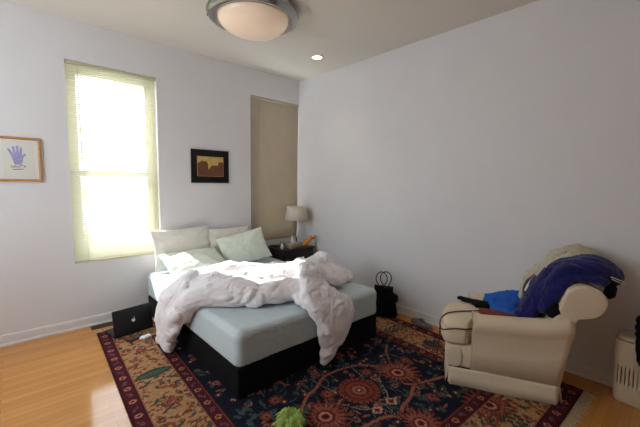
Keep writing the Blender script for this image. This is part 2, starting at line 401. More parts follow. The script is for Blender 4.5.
# mattress: rounded slab with gathers at the foot corners
def mattress():
    nx,ny,nz=48,60,8; V=[];F=[];idx={}
    zb,zt=.236,.492
    def P(u,v,w):
        x=hx*u; y=hy*v; z=zb+(zt-zb)*w; r=.055; 
        ax,ay=abs(x),abs(y); ex=hx-r; ey=hy-r
        zr=min(max((z-(zt-r))/r,0),1)
        return x,y,z
    bm=bmesh.new(); box(bm,-hx-.004,hx+.004,-hy-.004,hy+.004,zb,zt,bev=.055,seg=5)
    bmesh.ops.triangulate(bm,faces=[f for f in bm.faces if len(f.verts)>4])
    ob=bm_obj('mattress',bm,M['sheet'],t,smooth=True)
    return ob
def grid_slab(name,hx,hy,zb,zt,r,mat_,parent,step=.03,disp=None):
    # rounded-edge slab with a dense surface for soft displacement
    def axis(h):
        n=max(2,int(2*(h-r)/step)); a=[-h+r+i*2*(h-r)/n for i in range(n+1)]
        return a
    bm=bmesh.new(); nx=int(2*hx/step);ny=int(2*hy/step);nz=max(4,int((zt-zb)/step))
    V=[];F=[];idx={}
    def vid(i,j,k):
        key=(i,j,k)
        if key in idx: return idx[key]
        x=-hx+2*hx*i/nx;y=-hy+2*hy*j/ny;z=zb+(zt-zb)*k/nz
        c=Vector((min(max(x,-hx+r),hx-r),min(max(y,-hy+r),hy-r),min(max(z,zb+min(r,.02)),zt-r)))
        p=Vector((x,y,z)); d=p-c
        if d.length>1e-6:
            m=max(abs(d.x)/r,abs(d.y)/r,abs(d.z)/(r if d.z>0 else min(r,.02)))
            dd=Vector((d.x/r,d.y/r,d.z/(r if d.z>0 else min(r,.02))))
            dd=dd/dd.length*m
            p=c+Vector((dd.x*r,dd.y*r,dd.z*(r if d.z>0 else min(r,.02))))
        if disp: p=disp(p)
        idx[key]=len(V);V.append(p);return idx[key]
    for i in range(nx):
        for j in range(ny):
            F.append((vid(i,j,nz),vid(i+1,j,nz),vid(i+1,j+1,nz),vid(i,j+1,nz)))
            F.append((vid(i,j,0),vid(i,j+1,0),vid(i+1,j+1,0),vid(i+1,j,0)))
    for i in range(nx):
        for k in range(nz):
            F.append((vid(i,0,k),vid(i+1,0,k),vid(i+1,0,k+1),vid(i,0,k+1)))
            F.append((vid(i,ny,k),vid(i,ny,k+1),vid(i+1,ny,k+1),vid(i+1,ny,k)))
    for j in range(ny):
        for k in range(nz):
            F.append((vid(0,j,k),vid(0,j,k+1),vid(0,j+1,k+1),vid(0,j+1,k)))
            F.append((vid(nx,j,k),vid(nx,j+1,k),vid(nx,j+1,k+1),vid(nx,j,k+1)))
    return mesh_obj(name,V,F,mat_,parent)
def mdisp(p):
    q=p.copy()
    # gathers: fine vertical-ish creases near the foot-left corner and along the foot
    k=math.exp(-((p.x+hx)**2*.45+(p.y+hy)**2)/.10)
    if p.z<.5:
        s=math.sin((p.z*1.0+.12*(p.x+hx)+.03*math.sin(p.x*23))*260)*.0055*k
        side=1 if p.z<.44 else .3
        if p.y<-hy+.03: q.y-=s*side
        if p.x<-hx+.03: q.x-=s*side*.4
    if p.z>.47: q.z+=.006*fbm(p.x*2,p.y*2,1)+.004*math.sin(p.x*9+p.y*4)*k
    if p.y<-hy+.03 and p.z<.47: q.y+=.006*fbm(p.x*5,p.z*6,3)
    return q
grid_slab('mattress',hx,hy,.236,.49,.055,M['sheet'],t,step=.010,disp=mdisp)

# ---------------------------------------------------------------- pillows
def pillow_mesh(w,h,th,seed,n=40,wr=.010,pinch=.07):
    V=[];F=[]
    for s in (1,-1):
        for j in range(n+1):
            for i in range(n+1):
                u=-1+2*i/n; v=-1+2*j/n
                uu=math.sin(u*PI/2); vv=math.sin(v*PI/2)
                x=uu*w/2*(1-pinch*(1-vv*vv)*abs(uu)**2); y=vv*h/2*(1-pinch*(1-uu*uu)*abs(vv)**2)
                e=max(0,(1-uu**2))**.42*max(0,(1-vv**2))**.42
                zz=s*th/2*e
                rad=math.hypot(uu,vv)
                cr=fbm(x*9+seed,y*9,seed*1.7+s)*wr*min(1,e*3)
                # corner creases radiating
                an=math.atan2(vv,uu); cr+=.006*math.sin(an*14+seed)*min(1,rad)**3*min(1,e*4)
                V.append((x,y,zz+cr))
    N=(n+1)**2
    for s in (0,1):
        for j in range(n):
            for i in range(n):
                a=s*N+j*(n+1)+i; q=(a,a+1,a+n+2,a+n+1)
                F.append(q if s==0 else q[::-1])
    return V,F
def pillow(label,m,w,h,th,loc,rot,seed,bend=0,group=None):
    V,F=pillow_mesh(w,h,th,seed)
    if bend: V=[(x,y,z+bend*((x/w*2)**2-.4)) for x,y,z in V]
    me=bpy.data.meshes.new('pillow'); bm=bmesh.new(); vs=[bm.verts.new(v) for v in V]
    for f in F: bm.faces.new([vs[i] for i in f])
    bmesh.ops.remove_doubles(bm,verts=bm.verts,dist=.0008)
    o=bm_obj('pillow',bm,m,None,smooth=True,loc=loc); o.rotation_euler=rot
    return tag(o,label,'pillow','pillows at the head of the bed')
R_=math.radians
pillow('largest white pillow standing upright against the wall beside the bright window',M['pillow_white'],.68,.46,.15,(-1.83,-.155,.735),(R_(76),R_(-1),R_(2)),1.3)
pillow('white pillow standing at the wall, half hidden behind the others',M['pillow_white'],.64,.45,.13,(-1.25,-.135,.70),(R_(78),R_(0),R_(0)),4.1)
pillow('pale green pillow lying lengthwise in front of the large white one',M['pillow_green'],.68,.40,.15,(-1.80,-.42,.615),(R_(24),R_(0),R_(3)),7.7)
pillow('pale green pillow tilted up with one corner pointing at the ceiling',M['pillow_green'],.60,.42,.16,(-1.165,-.38,.685),(R_(58),R_(-12),R_(-14)),9.2)

# ---------------------------------------------------------------- nightstand and what stands on it
NX0,NX1,NY0,NY1,NZ=-.65,-.09,-.50,-.06,.585
t=thing('nightstand','dark wooden nightstand between the bed and the corner','nightstand',((NX0+NX1)/2,(NY0+NY1)/2,.0135))
a,b_=(NX1-NX0)/2,(NY1-NY0)/2
box_obj('body',(-a+.012,a-.012,-b_+.014,b_,.06,NZ-.028),M['darkwood'],t,bev=.004)
box_obj('table_top',(-a,a,-b_,b_,NZ-.026,NZ),M['darkwood'],t,bev=.006,seg=3)
for z0,z1 in ((.33,.53),(.10,.31)):
    d=box_obj('drawer',(-a+.03,a-.03,-b_-.003,-b_+.013,z0,z1),M['darkwood'],t,bev=.004)
    kn=lathe('knob',[(.004,0),(.008,.002),(.006,.012),(.014,.02),(.012,.028),(.002,.03)],M['chrome'],d,16)
    kn.rotation_euler=(PI/2,0,0); kn.location=(0,-b_-.004,(z0+z1)/2)
for sx in (-1,1):
    for sy in (-1,1):
        box_obj('leg',(sx*(a-.035)-.02,sx*(a-.035)+.02,sy*(b_-.035)-.02,sy*(b_-.035)+.02,0,.06),M['darkwood'],t)
NZ+=.0135
LX,LY=-.215,-.235
t=thing('table_lamp','table lamp with a cream drum shade on the dark nightstand','lamp',(LX,LY,NZ+.001))
lathe('base',[(.002,0),(.075,0),(.078,.006),(.07,.014),(.02,.02),(.012,.03)],M['chrome'],t,32)
lathe('stem',[(.009,.025),(.009,.10),(.014,.11),(.009,.12),(.008,.40),(.002,.40)],M['chrome'],t,16)
sh=M['shade']
V=[];F=[];n=48
rows=[(.172,.352),(.143,.575)]
prof=[(.172,.362),(.163,.42),(.154,.50),(.147,.56),(.145,.56),(.152,.50),(.161,.42),(.170,.362)]
for r,z in prof:
    for k in range(n): V.append((r*math.cos(2*PI*k/n),r*math.sin(2*PI*k/n),z))
for i in range(len(prof)):
    j=(i+1)%len(prof)
    for k in range(n): F.append((i*n+k,i*n+(k+1)%n,j*n+(k+1)%n,j*n+k))
mesh_obj('lamp_shade',V,F,translucent('shade_linen',srgb(232,224,208),.3),t)
V,F=tube_geo([(-.145,0,.545),(0,0,.545),(.145,0,.545)],.002,6); V,F=tube_geo([(0,-.145,.545),(0,0,.545),(0,.145,.545)],.002,6,V=V,F=F)
mesh_obj('shade_spider',V,F,M['chrome'],t)
lathe('bulb',[(.012,.40),(.014,.42),(.03,.455),(.033,.475),(.024,.50),(.003,.508)],M['white'],t,16)
tb=thing('tissue_box','patterned tissue box with a white tissue sticking up, on the nightstand','tissue box',(-.37,-.37,NZ+.001),R_(8))
box_obj('box',(-.12,.12,-.06,.06,0,.055),M['tissuebox'],tb,bev=.003)
V=[(-.035,-.005,.05),(.045,.0,.05),(.0,.02,.05),(-.045,.004,.135),(-.02,.012,.15),(.012,.006,.10),(.055,.01,.062)]
V=[];F=[];
for j in range(9):
    for i in range(9):
        u=i/8;v=j/8; x=(-.06+.12*u)*(1-.85*v)-.035*v; z=.052+.125*v*(1-.15*u); y=.012*math.sin(u*7+v*4)*(1-.4*v)
        V.append((x,y,z))
for j in range(8):
    for i in range(8): a0=j*9+i; F.append((a0,a0+1,a0+10,a0+9))
o=mesh_obj('tissue',V,F,M['tissue'],tb); sd=o.modifiers.new('s','SOLIDIFY'); sd.thickness=.001
# plush toy: body, long neck, head (orange) leaning on the wall side
def blob_obj(name,balls,mat_,parent=None,loc=(0,0,0),res=.012,sub=0):
    mb=bpy.data.metaballs.new(name+'_m'); mb.resolution=res; mb.threshold=.3
    for (p,r) in balls:
        e=mb.elements.new(); e.co=p; e.radius=r*1.6
    ob=bpy.data.objects.new(name+'_m',mb); COL.objects.link(ob)
    bpy.context.view_layer.update()
    dg=bpy.context.evaluated_depsgraph_get(); me=bpy.data.meshes.new_from_object(ob.evaluated_get(dg),depsgraph=dg)
    bpy.data.objects.remove(ob,do_unlink=True)
    me.materials.clear(); me.materials.append(mat_); me.name=name
    me.polygons.foreach_set('use_smooth',[True]*len(me.polygons))
    o=bpy.data.objects.new(name,me); o.location=loc
    return link(o,parent)
def skin_obj(name,pts,edges,rad,mat_,parent=None,loc=(0,0,0),sub=2):
    me=bpy.data.meshes.new(name); me.from_pydata(pts,edges,[])
    o=bpy.data.objects.new(name,me); link(o,parent); o.location=loc; me.materials.append(mat_)
    sk=o.modifiers.new('skin','SKIN'); sk.use_smooth_shade=True
    for i,r in enumerate(rad): me.skin_vertices[0].data[i].radius=(r,r) if not isinstance(r,tuple) else r
    me.skin_vertices[0].data[0].use_root=True
    ss=o.modifiers.new('sub','SUBSURF'); ss.levels=sub; ss.render_levels=sub
    return o
tt=thing('plush_toy','small orange plush toy with pink detail propped on the nightstand by the wall','toy',(-.20,-.42,NZ+.001),R_(-35))
tt.scale=(1.35,1.35,1.2)
skin_obj('body',[(0,0,.028),(.03,.0,.055),(.055,.005,.085),(.085,.01,.105),(.06,0,.13),(-.03,-.02,.012),(-.03,.03,.012),(-.06,0,.01)],[(0,1),(1,2),(2,3),(2,4),(0,5),(0,6),(0,7)],[.027,.024,.02,.016,.012,.011,.011,.008],M['orange'],tt)
skin_obj('pink_ears',[(.07,0,.09),(.10,.0,.10),(.105,.01,.13)],[(0,1),(1,2)],[.014,.016,.008],M['pink'],tt)
dk=thing('drinking_glass','clear drinking glass at the left end of the nightstand','glass',(-.545,-.33,NZ+.001))
lathe('tumbler',[(.002,0),(.027,0),(.031,.09),(.029,.09),(.025,.006),(.002,.006)],M['glass'],dk,24)
lathe('water',[(.002,.007),(.0245,.007),(.027,.05),(.002,.05)],M['glass'],dk,24)
o=lathe('pill_bottle',[(.002,0),(.02,0),(.02,.045),(.012,.05),(.013,.052),(.013,.068),(.002,.068)],M['white'],None,20,loc=(0,0,0)); o.location=(-.595,-.40,NZ+.001)
tag(o,'tiny white bottle at the front left corner of the nightstand','bottle')
o=box_obj('mobile_phone',(-.035,.035,-.07,.07,0,.009),M['black'],None,bev=.003); o.location=(-.55,-.16,NZ+.001); o.rotation_euler=(0,0,.3); tag(o,'small black phone lying at the back of the nightstand','phone')

# ---------------------------------------------------------------- laptop, charger, vent
a0=Vector((-2.632,-.548,.013)); a1=Vector((-2.272,-.490,.013)); ang=math.atan2(a1.y-a0.y,a1.x-a0.x)
t=thing('laptop','open matte black laptop standing on the rug beside the bed, lid towards the viewer','laptop',tuple((a0+a1)/2),ang)
b0=box_obj('keyboard_base',(-.18,.18,.006,.25,0,.018),M['black'],t,bev=.005,seg=3)
ld=box_obj('lid',(-.18,.18,-.0045,.0045,0,.245),M['black'],t,bev=.004,seg=3); ld.rotation_euler=(R_(-10),0,0); ld.location=(0,.008,.012)
box_obj('screen',(-.168,.168,.0047,.0055,.015,.232),mat('dark_screen',srgb(10,10,14),.1),ld)
# bitten apple emblem with leaf
def apple():
    P=[]
    for k in range(48):
        a=2*PI*k/48; r=1.0
        x=math.cos(a)*.95; z=math.sin(a)*.95
        if z>0: z=z*(.86) - .20*math.exp(-(x/.28)**2)
        else: z=z*1.02+ .12*math.exp(-(x/.25)**2); x*=(1-.22*(-z))
        P.append([x,z])
    for p in P:
        d=math.hypot(p[0]-1.18,p[1]-.12)
        if d<.5:
            p[0]=1.18-math.sqrt(max(0,.25-(p[1]-.12)**2))
    return [(x*.019,z*.019+.118) for x,z in P]
bm=bmesh.new()
vs=[bm.verts.new((x,-.0053,z)) for x,z in apple()]; bm.faces.new(vs)
lf=[(.0,.020),(.004,.027),(.011,.031),(.012,.030),(.010,.023),(.004,.019)]
vs=[bm.verts.new((x,-.0053,z+.118)) for x,z in lf]; bm.faces.new(vs)
bmesh.ops.triangulate(bm,faces=bm.faces)
bm_obj('white_emblem',bm,mat('emblem_white',srgb(235,235,240),.3,noise_s=5,noise_a=.01),ld)
t=thing('power_adapter','small white power adapter lying on the rug in front of the laptop','power adapter',(-2.40,-.705,.0125),R_(12))
box_obj('brick',(-.045,.04,-.03,.03,0,.028),M['white'],t,bev=.008,seg=3,smooth=True)
box_obj('plug',(-.062,-.046,-.014,.014,.006,.022),M['white'],t,bev=.004)
o=box_obj('wallet',(-.045,.045,-.03,.03,0,.016),mat('dark_red_leather',srgb(70,16,22),.5,noise_s=30,noise_a=.1),None,bev=.005,seg=3); o.location=(-2.505,-.665,.0125); o.rotation_euler=(0,0,.5)
tag(o,'dark red wallet on the rug beside the white adapter','wallet')
t=thing('floor_vent','dark brown metal floor register beside the wall and the rug corner','vent',(-2.60,-.085,0.0005))
VM=mat('vent_metal',srgb(78,60,42),.5,noise_s=20,noise_a=.1)
bm=bmesh.new(); box(bm,-.15,.15,-.055,.055,0,.004,bev=.002,seg=1); bm_obj('plate',bm,VM,t)
bm=bmesh.new()
for i in range(22): box(bm,-.135+i*.0125,-.128+i*.0125,-.04,.04,.0042,.006)
bm_obj('louvres',bm,M['black'],t)
# ---------------------------------------------------------------- rug
RC=(-1.49,-1.97); RA=-math.atan(.045); HU,HV=1.315,1.64
def wl(x,y):
    dx,dy=x-RC[0],y-RC[1]; c,s=math.cos(-RA),math.sin(-RA)
    return (dx*c-dy*s, dx*s+dy*c)
def rug():
    st=.0078; nu=int(2*HU/st); nv=int(2*HV/st)
    us=np.linspace(-HU,HU,nu+1); vs=np.linspace(-HV,HV,nv+1)
    U,Vv=np.meshgrid(us,vs); C=np.zeros(U.shape+(3,))
    rg=np.random.RandomState(5)
    c=lambda r,g,b: np.array(srgb(r,g,b)[:3])
    NAVY=c(27,31,42); MAR=c(80,28,34); BEI=c(172,130,90); RUST=c(132,66,50); RED=c(100,42,40); GRN=c(58,74,64); SAL=c(150,94,78); CRM=c(190,172,142); DK=c(32,26,30); BLU=c(72,86,98); PNK=c(190,128,108)
    def over(m,col): C[m]=col
    C[:]=NAVY
    du=HU-np.abs(U); dv=HV-np.abs(Vv); d=np.minimum(du,dv)
    def win(cu,cv,r):
        i0,i1=np.searchsorted(us,[cu-r,cu+r]); j0,j1=np.searchsorted(vs,[cv-r,cv+r]); return slice(j0,j1),slice(i0,i1)
    OFF=[.02,.04]
    def stamp(cu,cv,r,fn):
        cu+=OFF[0]; cv+=OFF[1]
        w=win(cu,cv,r); x=U[w]-cu; y=Vv[w]-cv; A=C[w]
        for m,col in fn(x,y): A[m]=col
    def ros(cu,cv,r,n,cols,amp=.12,ph=0,spiky=1,ax=1.0):
        def fn(x,y):
            R=np.hypot(x*ax,y/ax)/r; T=np.arctan2(y,x); k=1-amp+amp*np.abs(np.cos(n*T/2+ph))**spiky
            out=[(R<k,cols[0])]
            for q,col in cols[1:]:
                out.append((R<k*q if q>.3 else R<q,col))
            pet=(R<k*.93)&(R>.42)&(np.abs(np.cos(n*T/2+ph))<.28); out.insert(2,(pet,cols[0]))
            return out
        stamp(cu,cv,r*1.3,fn)
    def leaf(cu,cv,L,W,a,col,edge,vein=None):
        ca,sa=math.cos(a),math.sin(a)
        def fn(x,y):
            p=(x*ca+y*sa)/L; q=(-x*sa+y*ca)/W; k=np.clip(1-p*p,0,1)
            o=[((np.abs(p)<1)&(np.abs(q)<k),edge),((np.abs(p)<.9)&(np.abs(q)<k*.8-.05),col)]
            if vein is not None: o.append(((np.abs(p)<.8)&(np.abs(q)<.08),vein)); o.append(((np.abs(p)<.8)&(np.abs(q)<k*.6)&(np.mod((p*8+np.abs(q)*2),1)<.28),vein))
            return o
        stamp(cu,cv,max(L,W)*1.1,fn)
    def band(pts,w,col,edge=None,taper=False):
        P=catmull([(p[0],p[1],0) for p in pts],10)
        w=w*.8 if w>.01 else w
        for rr,cc in ((w+.006,edge),(w,col)):
            if cc is None: continue
            for i,p in enumerate(P):
                k=rr*(1 if not taper else .3+.7*math.sin(PI*i/(len(P)-1)))
                stamp(p.x,p.y,k*1.5+.01,lambda x,y:[(np.hypot(x,y)<k,cc)])
    fieldm=d>.48
    # ---- field: fine scrolling leaves and buds
    for i in range(950):
        u=rg.uniform(-HU+.5,HU-.5); v=rg.uniform(-HV+.5,HV-.5); k=rg.randint(6)
        a=rg.uniform(0,PI)
        if k<2: leaf(u,v,rg.uniform(.03,.055),.014,a,GRN,BLU)
        elif k==2: ros(u,v,rg.uniform(.018,.03),5,[SAL,(.5,RED)],.2)
        elif k==3: ros(u,v,rg.uniform(.018,.028),6,[RED,(.4,CRM)],.2)
        elif k==4:
            L=rg.uniform(.08,.16); band([(u,v),(u+L*.5*math.cos(a)+.02,v+L*.5*math.sin(a)),(u+L*math.cos(a),v+L*math.sin(a))],.0035,BLU*1.2)
        else: leaf(u,v,.03,.010,a,SAL,RED)
    def lotus(cu,cv,r,a):
        ca,sa=math.cos(a),math.sin(a)
        def fn(x,y):
            p=x*ca+y*sa; q=-x*sa+y*ca; R=np.hypot(p,q)/r; T=np.arctan2(q,p)
            k=.55+.45*np.abs(np.cos(T*9.5))**1.3; k=k*(1-.25*(np.cos(T)<-.5))
            ins=(np.mod(T*16/PI,1)<.3)
            return [(R<k,DK),(R<k*.95,RUST),((R<k*.9)&ins,RED),(R<k*.66,SAL),((R<k*.6)&(np.mod(T*11/PI,1)<.45),RUST),(R<.34,RED),(R<.24,PNK),(R<.14,MAR)]
        stamp(cu,cv,r*1.2,fn)
    def sym(f):
        for su in (1,-1):
            for sv in (1,-1): f(su,sv)
    big=(.006,-.642); lo1=(-.366,-.70); lo2=(.411,-.677)
    # vines
    for L,w_ in (([(-.46,-.56),(-.366,-.487),(-.305,-.452),(-.235,-.434),(-.152,-.39),(-.064,-.359)],.015),
               ([(-.134,-.37),(-.022,-.35),(.102,-.36),(.259,-.415),(.37,-.53)],.015),([(.709,-.33),(.598,-.411),(.47,-.56)],.013),
               ([(.70,-.95),(.612,-.927),(.48,-.885),(.388,-.86),(.32,-.88),(.228,-.924),(.095,-.953),(.022,-1.007)],.017),
               ([(.388,-.86),(.33,-.80),(.36,-.74),(.40,-.70)],.014),
               ([(.022,-1.007),(-.071,-.943),(-.23,-.917),(-.355,-.912),(-.5,-.86)],.017)):
        for su in (1,):
            for sv in (1,-1): band([(su*a,sv*b) for a,b in L],w_,SAL,DK)
    for vp in ([(-1.483,-2.555),(-1.50,-2.72),(-1.506,-2.84),(-1.55,-3.0)],[(-1.28,-2.60),(-1.36,-2.72),(-1.40,-2.78),(-1.5,-2.84)],[(-1.9,-2.5),(-1.75,-2.6),(-1.6,-2.8)],[(-1.7,-2.2),(-1.68,-2.4),(-1.66,-2.52)]):
        L=[wl(*p) for p in vp]
        for sv in (1,-1):
            for su in (1,-1): band([(su*a,sv*b) for a,b in L],.0045,CRM*.7)
    for sv in (1,-1):
        b=(0,sv*abs(big[1])) 
        ros(big[0],sv*abs(big[1]),.165,22,[DK,(.94,RUST),(.70,RED),(.62,RUST),(.42,MAR),(.34,SAL),(.16,RED),(.07,CRM)],.08)
        lotus(lo1[0],sv*abs(lo1[1]),.19,-.5 if sv<0 else .5); lotus(lo2[0],sv*abs(lo2[1]),.20,.4 if sv<0 else -.4)
        for (x,y,r) in ((-.059,-.868,.038),(.088,-.867,.042)):
            q=(x,y); ros(q[0],sv*abs(q[1]),r,4,[CRM,(.86,PNK),(.55,RED),(.2,MAR)],.25)
        for (x,y,r) in ((-.205,-.533,.055),(.348,-1.02,.05),(.22,-.516,.05),(-.527,-.358,.05),(-.66,-.46,.045),(-.62,-.75,.06),(.62,-.6,.05)):
            q=(x,y); ros(q[0],sv*abs(q[1]),r,7,[RED,(.8,RUST),(.45,SAL),(.25,MAR)],.2)
        lotus(.06,sv*1.12,.16,0)
    lotus(0,0,.2,0); ros(.4,0,.12,16,[DK,(.9,RUST),(.5,RED),(.3,SAL)]); ros(-.4,0,.12,16,[DK,(.9,RUST),(.5,RED),(.3,SAL)])
    # ---- borders
    save=C.copy()
    over(d<=.48,BEI); OFF[:]=[0,0]
    rs=random.Random(8)
    def borderpt():
        while True:
            u=rs.uniform(-HU,HU);v=rs.uniform(-HV,HV); dd=min(HU-abs(u),HV-abs(v))
            if .10<dd<.40: return u,v
    for i in range(2300):
        u,v=borderpt(); k=rs.random(); a=rs.uniform(0,PI)
        if k<.35: leaf(u,v,rs.uniform(.018,.035),.009,a,RUST,RUST)
        elif k<.55: leaf(u,v,rs.uniform(.02,.04),.010,a,GRN,GRN)
        elif k<.8: ros(u,v,rs.uniform(.011,.02),5,[RED,(.4,SAL)],.2)
        else: leaf(u,v,rs.uniform(.015,.03),.006,a,c(120,84,60),c(120,84,60))
    # long hatched leaves, leaf clusters and palmettes alternate round the border
    bc=.25
    pos=[]
    L=2*(HU+HV-2*bc)*2; n=int(L/.86); 
    def along(s):
        a=2*(HU-bc); b=2*(HV-bc); s%=(2*a+2*b)
        if s<b: return (-(HU-bc),-(HV-bc)+s,0)
        s-=b
        if s<a: return (-(HU-bc)+s,(HV-bc),PI/2)
        s-=a
        if s<b: return ((HU-bc),(HV-bc)-s,PI)
        s-=b; return ((HU-bc)-s,-(HV-bc),-PI/2)
    b_len=2*(HV-bc)
    y_leaf=.489+(HV-bc)
    k=0; s0=y_leaf-.43*4; tot=2*(2*(HU-bc)+b_len)
    m=int(tot/.43)
    for k in range(m):
        s=s0+k*tot/m; u,v,a=along(s)
        if k%4 in (0,):
            leaf(u,v,.14,.06,a+.14 if u<-.9 else a+.28,GRN,c(40,50,46),c(84,104,84))
        elif k%4==2:
            for i in range(-3,4):
                for j in (-1,0,1):
                    x=i*.038; y=j*.045+(.02 if i%2 else 0)
                    leaf(u+x*math.cos(a)-y*math.sin(a)+.0,v+x*math.sin(a)+y*math.cos(a),.021,.0165,a+.6*j,GRN,DK)
        elif k%4==1 and u<-.9:
            ros(u,v,.04,6,[RED,(.6,SAL)],.2)
        elif k%4==1:
            ros(u,v,.10,14,[RED,(.9,RUST),(.6,SAL),(.45,RED),(.25,BEI)],.14)
        else:
            lotus(u,v,.125 if u>-.9 else .07,a+PI/2)
    # palmettes where the photo shows them in the near end border
    q=wl(-.95,-3.27); lotus(q[0],q[1],.19,PI/2)
    q=wl(-.435,-2.558); leaf(q[0],q[1],.10,.06,PI/2,GRN,c(40,50,46),c(50,66,56))
    q=wl(-1.6,-3.27); lotus(q[0],q[1],.19,PI/2)
    # guards
    over(d<.095,MAR); over((d>.395)&(d<=.48),MAR)
    for (dd,half) in ((.05,.03),(.437,.03)):
        a=2*(HU-dd); b=2*(HV-dd); tot=2*(a+b); n=int(tot/.088)
        for k in range(n):
            s=k*tot/n
            if s<b: u,v,an=(-(HU-dd),-(HV-dd)+s,PI/2)
            elif s<b+a: u,v,an=(-(HU-dd)+s-b,HV-dd,0)
            elif s<2*b+a: u,v,an=(HU-dd,HV-dd-(s-b-a),PI/2)
            else: u,v,an=(HU-dd-(s-2*b-a),-(HV-dd),0)
            if k%2: ros(u,v,.024,5,[PNK if dd<.1 else BEI,(.55,MAR)],.25)
            else: leaf(u,v,.034,.012,an+.6*(1 if k%4 else -1),c(60,60,90),SAL)
    for lo,hi,col in ((.0,.012,MAR*.6),(.088,.1,DK),(.1,.107,SAL),(.385,.392,SAL),(.392,.40,DK),(.472,.482,RUST)):
        over((d>=lo)&(d<hi),col)
    # weave mottling (dyed wool varies from knot to knot)
    C2=.92*C*(1+.16*rg.randn(*U.shape)[...,None]).clip(.6,1.4)
    Z=np.full(U.shape,.011)+rg.rand(*U.shape)*.0012
    co=np.stack([U,Vv,Z],-1).reshape(-1,3)
    me=bpy.data.meshes.new('pile'); N=co.shape[0]
    a=np.arange(nv)[:,None]*(nu+1)+np.arange(nu)[None,:]; quads=np.stack([a,a+1,a+nu+2,a+nu+1],-1).reshape(-1,4)
    me.vertices.add(N); me.vertices.foreach_set('co',co.ravel().astype(np.float32))
    me.loops.add(quads.size); me.loops.foreach_set('vertex_index',quads.ravel().astype(np.int32))
    me.polygons.add(len(quads)); me.polygons.foreach_set('loop_start',(np.arange(len(quads))*4).astype(np.int32))
    me.update(calc_edges=True)
    at=me.color_attributes.new('dye','FLOAT_COLOR','POINT')
    at.data.foreach_set('color',np.concatenate([C2.reshape(-1,3).clip(0,1),np.ones((N,1))],1).ravel().astype(np.float32))
    m=bpy.data.materials.new('rug_wool'); m.use_nodes=True; nt=m.node_tree; b=nt.nodes['Principled BSDF']
    an=nt.nodes.new('ShaderNodeVertexColor'); an.layer_name='dye'
    no=nt.nodes.new('ShaderNodeTexNoise'); no.inputs['Scale'].default_value=220; tc=nt.nodes.new('ShaderNodeTexCoord'); nt.links.new(tc.outputs['Object'],no.inputs['Vector'])
    bp=nt.nodes.new('ShaderNodeBump'); bp.inputs['Strength'].default_value=.4; bp.inputs['Distance'].default_value=.004; nt.links.new(no.outputs['Fac'],bp.inputs['Height']); nt.links.new(bp.outputs[0],b.inputs['Normal'])
    nt.links.new(an.outputs['Color'],b.inputs['Base Color']); b.inputs['Roughness'].default_value=.95; b.inputs['Specular IOR Level'].default_value=.1
    me.materials.append(m)
    t=thing('oriental_rug','large oriental rug with navy field and beige floral border under the bed','rug',(RC[0],RC[1],0),RA)
    pile=bpy.data.objects.new('pile',me); link(pile,t)
    box_obj('backing',(-HU,HU,-HV,HV,.0005,.0105),mat('rug_backing',srgb(90,40,38),.95,noise_s=80,noise_a=.2),t)
    fm=mat('fringe_cotton',srgb(190,170,136),.95,noise_s=60,noise_a=.12)
    for sg in (-1,1):
        V=[];F=[]; r=random.Random(4)
        for i in range(300):
            x=-HU+2*HU*(i+.5)/300; L=r.uniform(.055,.085); dx=r.uniform(-.012,.012); w=.0035
            b0=len(V)
            for k in range(3):
                f=k/2; V+=[(x-w+dx*f*f,sg*(HV+L*f),.007-.005*f),(x+w+dx*f*f,sg*(HV+L*f),.007-.005*f)]
            F+=[(b0,b0+1,b0+3,b0+2),(b0+2,b0+3,b0+5,b0+4)]
        mesh_obj('fringe',V,F,fm,t,smooth=False)['kind']='stuff'
rug()
RZ=.0125
# ---------------------------------------------------------------- armchair (x runs front to back along the near side, y across)
CW=.60
chair=thing('armchair','cream upholstered rolled-arm chair with skirt, heaped with clothes','armchair',(-.914,-2.957,RZ),math.atan2(-.89120,.45362))
UP=M['chair']
def soft(o,l=2):
    s=o.modifiers.new('s','SUBSURF'); s.levels=l; s.render_levels=l; return o
def prism(prof,y0,y1,ny=1,rnd=0):
    # profile list of (x,z) extruded across y, ends slightly rounded
    V=[];F=[];k=len(prof); cx=sum(p[0] for p in prof)/k; cz=sum(p[1] for p in prof)/k
    ys=[y0+(y1-y0)*i/ny for i in range(ny+1)]
    rows=[(y0,1)] + [(y,1) for y in ys[1:-1]] + [(y1,1)]
    if rnd:
        rows=[(y0,1-rnd*2.2),(y0+rnd*.02,1-rnd)]+[(y0+.02+ (y1-y0-.04)*i/ny,1) for i in range(ny+1)]+[(y1-rnd*.02,1-rnd),(y1,1-rnd*2.2)]
    for y,s in rows:
        for x,z in prof: V.append((cx+(x-cx)*s,y,cz+(z-cz)*s))
    for i in range(len(rows)-1):
        for j in range(k): F.append((i*k+j,i*k+(j+1)%k,(i+1)*k+(j+1)%k,(i+1)*k+j))
    F.append(tuple(range(k))[::-1]); F.append(tuple((len(rows)-1)*k+j for j in range(k)))
    return V,F
def fixn(o):
    bm=bmesh.new(); bm.from_mesh(o.data); bmesh.ops.recalc_face_normals(bm,faces=bm.faces); bm.to_mesh(o.data); bm.free(); return o
# body under the seat: front bows forward, back panel leans
bm=bmesh.new(); box(bm,.02,.69,.02,CW-.02,.12,.30,bev=.03,seg=3)
bm_obj('seat_base',bm,UP,chair,smooth=True)
